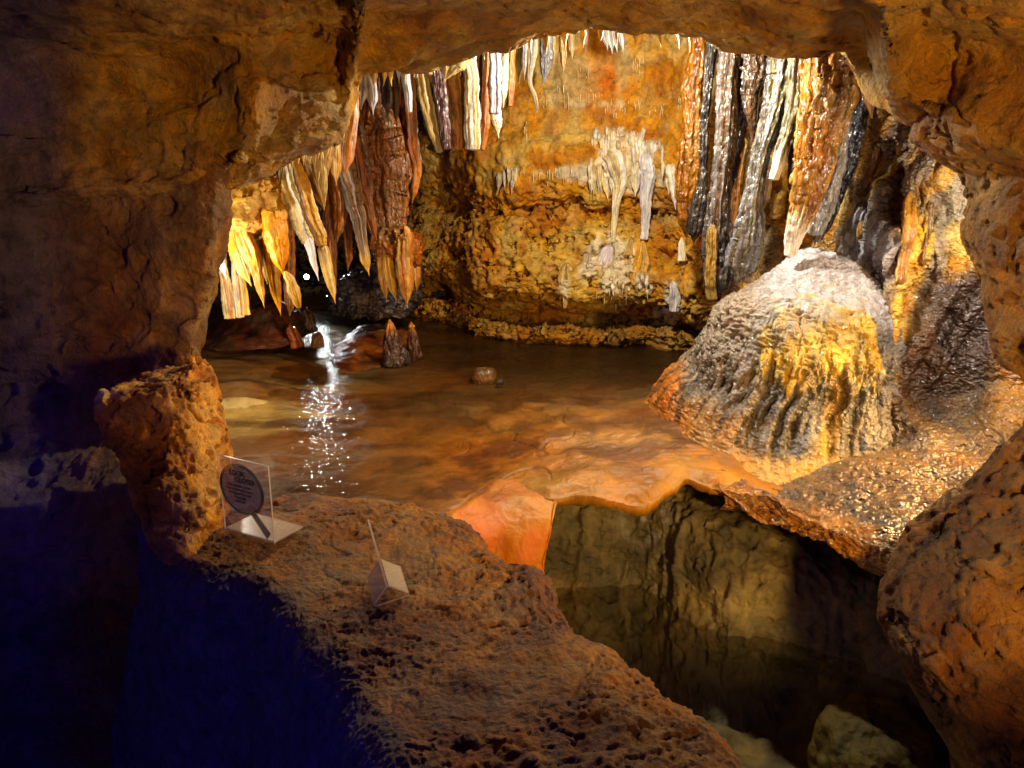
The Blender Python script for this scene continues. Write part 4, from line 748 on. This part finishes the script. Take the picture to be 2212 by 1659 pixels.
for x0, x1, y0, y1, n, lb in bands:
    for i in range(n):
        x = random.uniform(x0, x1); y = lerp(y0, y1, random.random() ** 1.2) + 16 * math.sin(x * .031) + random.gauss(0, 12); p = on_wall(*Z2(x, y))
        l = random.uniform(.010, .05) * random.uniform(.5, 1); r = random.uniform(.0012, .0028)
        o = proto if first else proto.copy()
        if not first: COL.objects.link(o)
        first = False
        o.location = p + np.array([0, -.012, .004]); o.scale = (r, r, l); o.rotation_euler = (random.uniform(-.05, .05), random.uniform(-.05, .05), random.uniform(0, 6))
        tag(o, lb, 'soda straw', lb.replace('tiny', 'row of tiny'))
# nubs along the edge of the ceiling
LU = [p[0] for p in LIP]; LV = [p[1] for p in LIP]; LYY = [p[2] for p in LIP]
for u0, u1, n, lb in ((515, 745, 26, 'tiny pale nub in the scalloped fringe along the orange ceiling block'), (790, 1120, 14, 'tiny cream nub under the ceiling lip above the striped drapery'), (1130, 1840, 18, 'tiny ochre nub under the middle of the ceiling lip')):
    for i in range(n):
        u = lerp(u0, u1, (i + random.uniform(.1, .9)) / n); v = float(np.interp(u, LU, LV)); y = float(np.interp(u, LU, LYY)) + .05; l = random.uniform(8, 24); r = random.uniform(3.5, 8)
        tube('stalactite', ZI, [(u, v - 26, r * 1.5), (u, v, r), (u + random.uniform(-3, 3), v + l, 2)], y, (.68, .56, .36) if u < 1130 else (.5, .33, .1), (.6, .4, .16), lb, 'row of ' + lb, nseg=14, flute=.3)
# --- stalagmites in the pool
GS = 'stalagmites standing in the pool'
SM('stalagmite', Z5, [(1279, 330, 14), (1281, 370, 26), (1284, 410, 36), (1286, 450, 48), (1290, 510, 58), (1300, 570, 66), (1305, 612, 74)], 3.27, (.045, .018, .01), (.07, .03, .015), 'taller stalagmite of the pair, orange cap over dark wet rings', GS, mat=M_WET, base=(.58, .24, .04), ripple=.13, flute=.07, groove=0, streak=.3, blunt=True)
SM('stalagmite', Z5, [(1362, 505, 20), (1364, 540, 30), (1366, 604, 38)], 3.26, (.04, .018, .012), BLACK, 'dark round knob stuck to the foot of the taller stalagmite', GS, mat=M_WET, blunt=True)
SM('stalagmite', Z5, [(1415, 347, 12), (1416, 372, 22), (1417, 392, 18), (1419, 430, 32), (1425, 500, 40), (1432, 545, 46), (1436, 580, 50)], 3.38, (.09, .035, .016), (.055, .02, .012), 'shorter stalagmite of the pair with a round orange head', GS, mat=M_WET, base=(.62, .26, .06), ripple=.10, flute=.07, groove=0, streak=.3, blunt=True)
SM('stalagmite', Z5, [(1100, 220, 14), (1100, 240, 34), (1102, 262, 48), (1105, 300, 64)], 4.15, MAR, BRN, 'small rounded reddish stalagmite at the back of the water', GS, mat=M_WET, blunt=True)
SM('stalagmite', Z5, [(760, 258, 12), (762, 300, 34), (768, 350, 44), (775, 410, 58)], 3.75, DBRN, MAR, 'dark brown conical stalagmite in the bright reflection', GS, mat=M_WET, blunt=True)
SM('stalagmite', Z5, [(655, 362, 16), (660, 400, 34), (680, 450, 36), (700, 505, 44)], 3.45, RED, OR, 'orange red stalagmite below the golden needle', GS, mat=M_WET, blunt=True, flute=.3)
SM('stalagmite', Z5, [(838, 405, 16), (836, 440, 34), (838, 500, 44)], 3.45, OR, BRN, 'small orange stalagmite beside the bright reflection', GS, mat=M_WET, blunt=True)
SM('stalagmite', Z5, [(535, 350, 20), (540, 400, 40), (548, 465, 50)], 3.5, BRN, DBRN, 'brown stump next to the orange red stalagmite', GS, mat=M_WET, blunt=True)
def low_mound(name, rows, seed, ca, cb, label, cat, mat, nr=70, na=140, amp=.012):
    P, th = rings(rows, nr, na); P = rocky(P, [('fbm', 8, amp, 3), ('fbm', 26, amp * .35, 3), ('ridge', 30, amp * .2, 2)], seed=seed, closed=True, sgn=outward(P))
    return tag(grid_obj(name, P, mat, mixc(ca, cb, ss(-.2, .3, fbm(P * 9, 3))), True), label, cat)
low_mound('flowstone_island', [(712, 790, 812, 3.75, .01), (716, 770, 835, 3.74, .16), (728, 748, 858, 3.7, .32), (742, 732, 880, 3.66, .42), (756, 726, 890, 3.64, .46)], 91, (.32, .115, .02), (.12, .038, .015), 'low orange flowstone island behind the pair of stalagmites', 'flowstone', M_FLOOR)
low_mound('flowstone_bank', [(652, 568, 600, 3.7, .02), (660, 555, 618, 3.7, .10), (676, 520, 632, 3.68, .18), (696, 490, 645, 3.66, .26), (714, 470, 655, 3.62, .30), (726, 450, 660, 3.6, .32)], 93, (.11, .035, .016), (.05, .026, .016), 'red brown flowstone bank under the golden stalactites', 'flowstone', M_FLOOR, amp=.02)
low_mound('stone_lump', [(793, 1030, 1050, 3.0, .005), (800, 1022, 1068, 3.0, .035), (815, 1018, 1074, 3.0, .045), (832, 1022, 1072, 3.0, .045)], 95, DBRN, BRN, 'round dark stone sitting alone in the shallow pool', 'stone', M_WET, 40, 70, .006)
low_mound('pebble', [(817, 1078, 1082, 2.93, .002), (822, 1073, 1087, 2.93, .012), (832, 1071, 1089, 2.93, .014)], 96, BLACK, DBRN, 'small black pebble glinting beside the round dark stone', 'pebble', M_WET, 24, 40, .002)

# ================================================================== lamp at the end of the passage
def build_lamp():
    p = V(662, 598, 4.75); t = bpy.data.objects.new('cave_lamp', None); COL.objects.link(t); t.location = p; t.scale = (.45,) * 3; tag(t, 'small white spotlight glaring at the far end of the low passage', 'lamp')
    a = np.linspace(0, 2 * math.pi, 24, endpoint=False)
    prof = [(.0, .09), (.03, .09), (.042, .06), (.042, -.01), (.036, -.012), (.034, .02), (.0, .022)]
    P = np.array([np.stack([p[0] + r * np.cos(a), np.full(24, p[1] + y), p[2] + r * np.sin(a)], -1) for r, y in prof]); grid_obj('housing', P, simple('black_metal', (.02, .02, .02), .4), None, True, t)
    P = np.array([np.stack([p[0] + r * np.cos(a), np.full(24, p[1] + y), p[2] + r * np.sin(a)], -1) for r, y in [(.0, -.006), (.02, -.004), (.033, .0), (.033, .012)]]); grid_obj('lens', P, simple('lamp_glow', (1, 1, 1), .3, 0, (.9, .95, 1), 60), None, True, t)
build_lamp()

# ================================================================== the two acrylic sign holders
def acrylic(name, fac, tint):
    m = bpy.data.materials.new(name); m.use_nodes = True; nt = m.node_tree; nd = nt.nodes; b = nd['Principled BSDF']; b.inputs['Base Color'].default_value = (*tint, 1); b.inputs['Roughness'].default_value = .25
    t = nd.new('ShaderNodeBsdfTransparent'); mx = nd.new('ShaderNodeMixShader'); nz = nd.new('ShaderNodeTexNoise'); nz.inputs['Scale'].default_value = 40; tc = nd.new('ShaderNodeTexCoord'); nt.links.new(tc.outputs['Object'], nz.inputs[0])
    mr = nd.new('ShaderNodeMapRange'); mr.inputs[3].default_value = fac * .85; mr.inputs[4].default_value = fac * 1.15; nt.links.new(nz.outputs[0], mr.inputs[0])
    nt.links.new(mr.outputs[0], mx.inputs[0]); nt.links.new(t.outputs[0], mx.inputs[1]); nt.links.new(b.outputs[0], mx.inputs[2]); nt.links.new(mx.outputs[0], nd['Material Output'].inputs[0]); return m
A_PANEL = acrylic('clear_acrylic', .13, (.55, .5, .42)); A_BASE = acrylic('frosted_acrylic', .42, (.55, .47, .34)); A_EDGE = acrylic('acrylic_edge', .5, (.7, .6, .45)); M_INK = simple('black_ink', (.012, .01, .01), .7); M_INK2 = simple('brown_ink', (.05, .03, .012), .7); M_PRINT = acrylic('printed_oval', .6, (.30, .24, .22))
def prism(bm, pts, t):
    """pts: 4 corners; t: offset vector"""
    n = len(pts); a = [bm.verts.new(p) for p in pts]; b = [bm.verts.new(np.asarray(p) + t) for p in pts]; bm.faces.new(a[::-1]); bm.faces.new(b)
    for i in range(n): bm.faces.new([a[i], a[(i + 1) % n], b[(i + 1) % n], b[i]])
def part(name, build, mat, parent):
    bm = bmesh.new(); build(bm); bmesh.ops.recalc_face_normals(bm, faces=bm.faces); me = bpy.data.meshes.new(name); bm.to_mesh(me); bm.free(); me.materials.append(mat)
    o = bpy.data.objects.new(name, me); COL.objects.link(o); o.parent = parent; return o
def text_part(s, size, x, z, mat, parent, name, w=1.0):
    cu = bpy.data.curves.new(name, 'FONT'); cu.body = s; cu.size = size; cu.align_x = 'CENTER'; cu.extrude = .0003; cu.offset = size * .02
    o = bpy.data.objects.new(name, cu); COL.objects.link(o); dg = bpy.context.evaluated_depsgraph_get(); me = bpy.data.meshes.new_from_object(o.evaluated_get(dg)); bpy.data.objects.remove(o); bpy.data.curves.remove(cu)
    me.name = name; me.transform(Matrix.Translation((x, -.0034, z)) @ Matrix.Rotation(R(90), 4, 'X') @ Matrix.Diagonal((w, 1, 1, 1)))
    me.materials.clear(); me.materials.append(mat); o = bpy.data.objects.new(name, me); COL.objects.link(o); o.parent = parent; return o
def build_sign(BL, BR, H, D, label, printed, tent):
    BL, BR = Vector(BL), Vector(BR); c = (BL + BR) / 2; d = BR - BL; w = d.length
    t = bpy.data.objects.new('sign_holder', None); COL.objects.link(t); t.location = c; t.rotation_euler = (0, 0, math.atan2(d.y, d.x)); tag(t, label, 'sign')
    th = .0028
    z0 = .028 if tent else 0
    part('panel', lambda b: prism(b, [(-w / 2, 0, z0), (w / 2, 0, z0), (w / 2, 0, H), (-w / 2, 0, H)], np.array((0, th, 0))), A_PANEL, t)
    def rim(b):
        e = .0016
        prism(b, [(-w / 2, -.0004, H), (w / 2, -.0004, H), (w / 2, -.0004, H + e), (-w / 2, -.0004, H + e)], np.array((0, th + .0008, 0)))
        for s in (-1, 1): prism(b, [(s * (w / 2 + .0006) - .0006, -.0004, z0), (s * (w / 2 + .0006) + .0006, -.0004, z0), (s * (w / 2 + .0006) + .0006, -.0004, H), (s * (w / 2 + .0006) - .0006, -.0004, H)], np.array((0, th + .0008, 0)))
    part('edge', rim, A_EDGE, t)
    if tent:
        def base(b):
            for s in (-1, 1): prism(b, [(-w / 2, s * D / 2, 0), (w / 2, s * D / 2, 0), (w / 2, s * .002, z0), (-w / 2, s * .002, z0)], np.array((0, 0, th)))
        part('base', base, A_BASE, t)
        def bed(b):
            for s in (-1, 1):
                prism(b, [(s * (w / 2 + .001), -D / 2, 0), (s * (w / 2 + .001), -D / 2, .003), (s * (w / 2 + .001), 0, z0 + .003), (s * (w / 2 + .001), 0, z0)], np.array((.001, 0, 0)))
                prism(b, [(s * (w / 2 + .001), D / 2, 0), (s * (w / 2 + .001), D / 2, .003), (s * (w / 2 + .001), .0005, z0 + .003), (s * (w / 2 + .001), .0005, z0)], np.array((.001, 0, 0)))
                prism(b, [(s * (w / 2 + .001), -D / 2 + .002, -.003), (s * (w / 2 + .001), D / 2 - .002, -.003), (s * (w / 2 + .001), D / 2 - .002, -.0005), (s * (w / 2 + .001), -D / 2 + .002, -.0005)], np.array((.001, 0, 0)))
        part('base_edge', bed, A_EDGE, t)
    else:
        part('base', lambda b: prism(b, [(-w / 2, th + .001, 0), (w / 2, th + .001, 0), (w / 2, D, 0), (-w / 2, D, 0)], np.array((0, 0, th))), A_BASE, t)
    if printed:
        cx, cz, rx, rz = -.05 * w, .62 * H, .40 * w, .30 * H; tilt = R(8)
        def ell(k, n=48): return [(cx + k * (rx * math.cos(a) * math.cos(tilt) + rz * math.sin(a) * math.sin(tilt)), -.0012, cz + k * (-rx * math.cos(a) * math.sin(tilt) + rz * math.sin(a) * math.cos(tilt))) for a in np.linspace(0, 2 * math.pi, n, endpoint=False)]
        part('magnifier_lens', lambda b: prism(b, ell(.985), np.array((0, .0008, 0))), M_PRINT, t)
        def ring(b):
            for k0, k1 in ((1.0, 1.035), (1.07, 1.095)):
                A = ell(k0); Bq = ell(k1); n = len(A); va = [b.verts.new((p[0], -.0024, p[2])) for p in A]; vb = [b.verts.new((p[0], -.0024, p[2])) for p in Bq]; vc = [b.verts.new((p[0], -.0006, p[2])) for p in A]; vd = [b.verts.new((p[0], -.0006, p[2])) for p in Bq]
                for i in range(n):
                    j = (i + 1) % n; b.faces.new([va[i], va[j], vb[j], vb[i]]); b.faces.new([vc[i], vd[i], vd[j], vc[j]]); b.faces.new([vb[i], vb[j], vd[j], vd[i]]); b.faces.new([va[i], vc[i], vc[j], va[j]])
        part('magnifier_ring', ring, M_INK, t)
        hx, hz = cx + rx * .45, cz - rz * 1.0
        part('magnifier_handle', lambda b: prism(b, [(hx - .006, -.0016, hz), (hx + .010, -.0016, hz + .004), (w * .46, -.0016, .02), (w * .38, -.0016, .006)], np.array((0, .0012, 0))), acrylic('handle_print', .7, (.17, .12, .08)), t)
        text_part('LOOK', .0155, cx - .006, cz + rz * .60, M_INK, t, 'heading')
        text_part('CLOSER', .0155, cx + .014, cz + rz * .32, M_INK, t, 'heading')
        for i, s in enumerate(('Our resident crystals', 'that wonder over years', 'throughout this cave', 'in growing', 'distances')):
            text_part(s, .0075, cx - .004, cz + rz * (.10 - .17 * i), M_INK2, t, 'text_line')
    return t
zs = LEDGE_Z + .022
BLp, BRp = G(486, 1143, zs), G(592, 1174, zs)
build_sign(BLp, BRp, .165, .085, 'clear acrylic sign with a magnifying glass print reading LOOK CLOSER', True, False)
N_ = G(846, 1296, zs); nrm = np.cross(ray(846, 1296), ray(797, 1122)); nrm /= np.linalg.norm(nrm); dv = np.cross(nrm, [0, 0, 1.]); dv /= np.linalg.norm(dv); dv *= np.sign(dv[1]); up_ = np.cross(dv, nrm); nrm = nrm if up_[2] > 0 else -nrm; up_ = np.cross(dv, nrm)
w2 = .098; H2 = max((h for h in np.arange(.05, .2, .002) if proj(N_ + dv * w2 + up_ * h)[1] > 1122), default=.1)
t2 = build_sign(N_, N_ + np.array([w2, 0, 0]), H2, .064, 'clear acrylic sign seen edge-on with a tent-shaped foot', False, True)
t2.rotation_euler = Matrix([[dv[i], -nrm[i], up_[i]] for i in range(3)]).to_euler() if np.dot(np.cross(dv, -nrm), up_) > 0 else Matrix([[dv[i], nrm[i], up_[i]] for i in range(3)]).to_euler()
t2.location = N_ + dv * w2 / 2
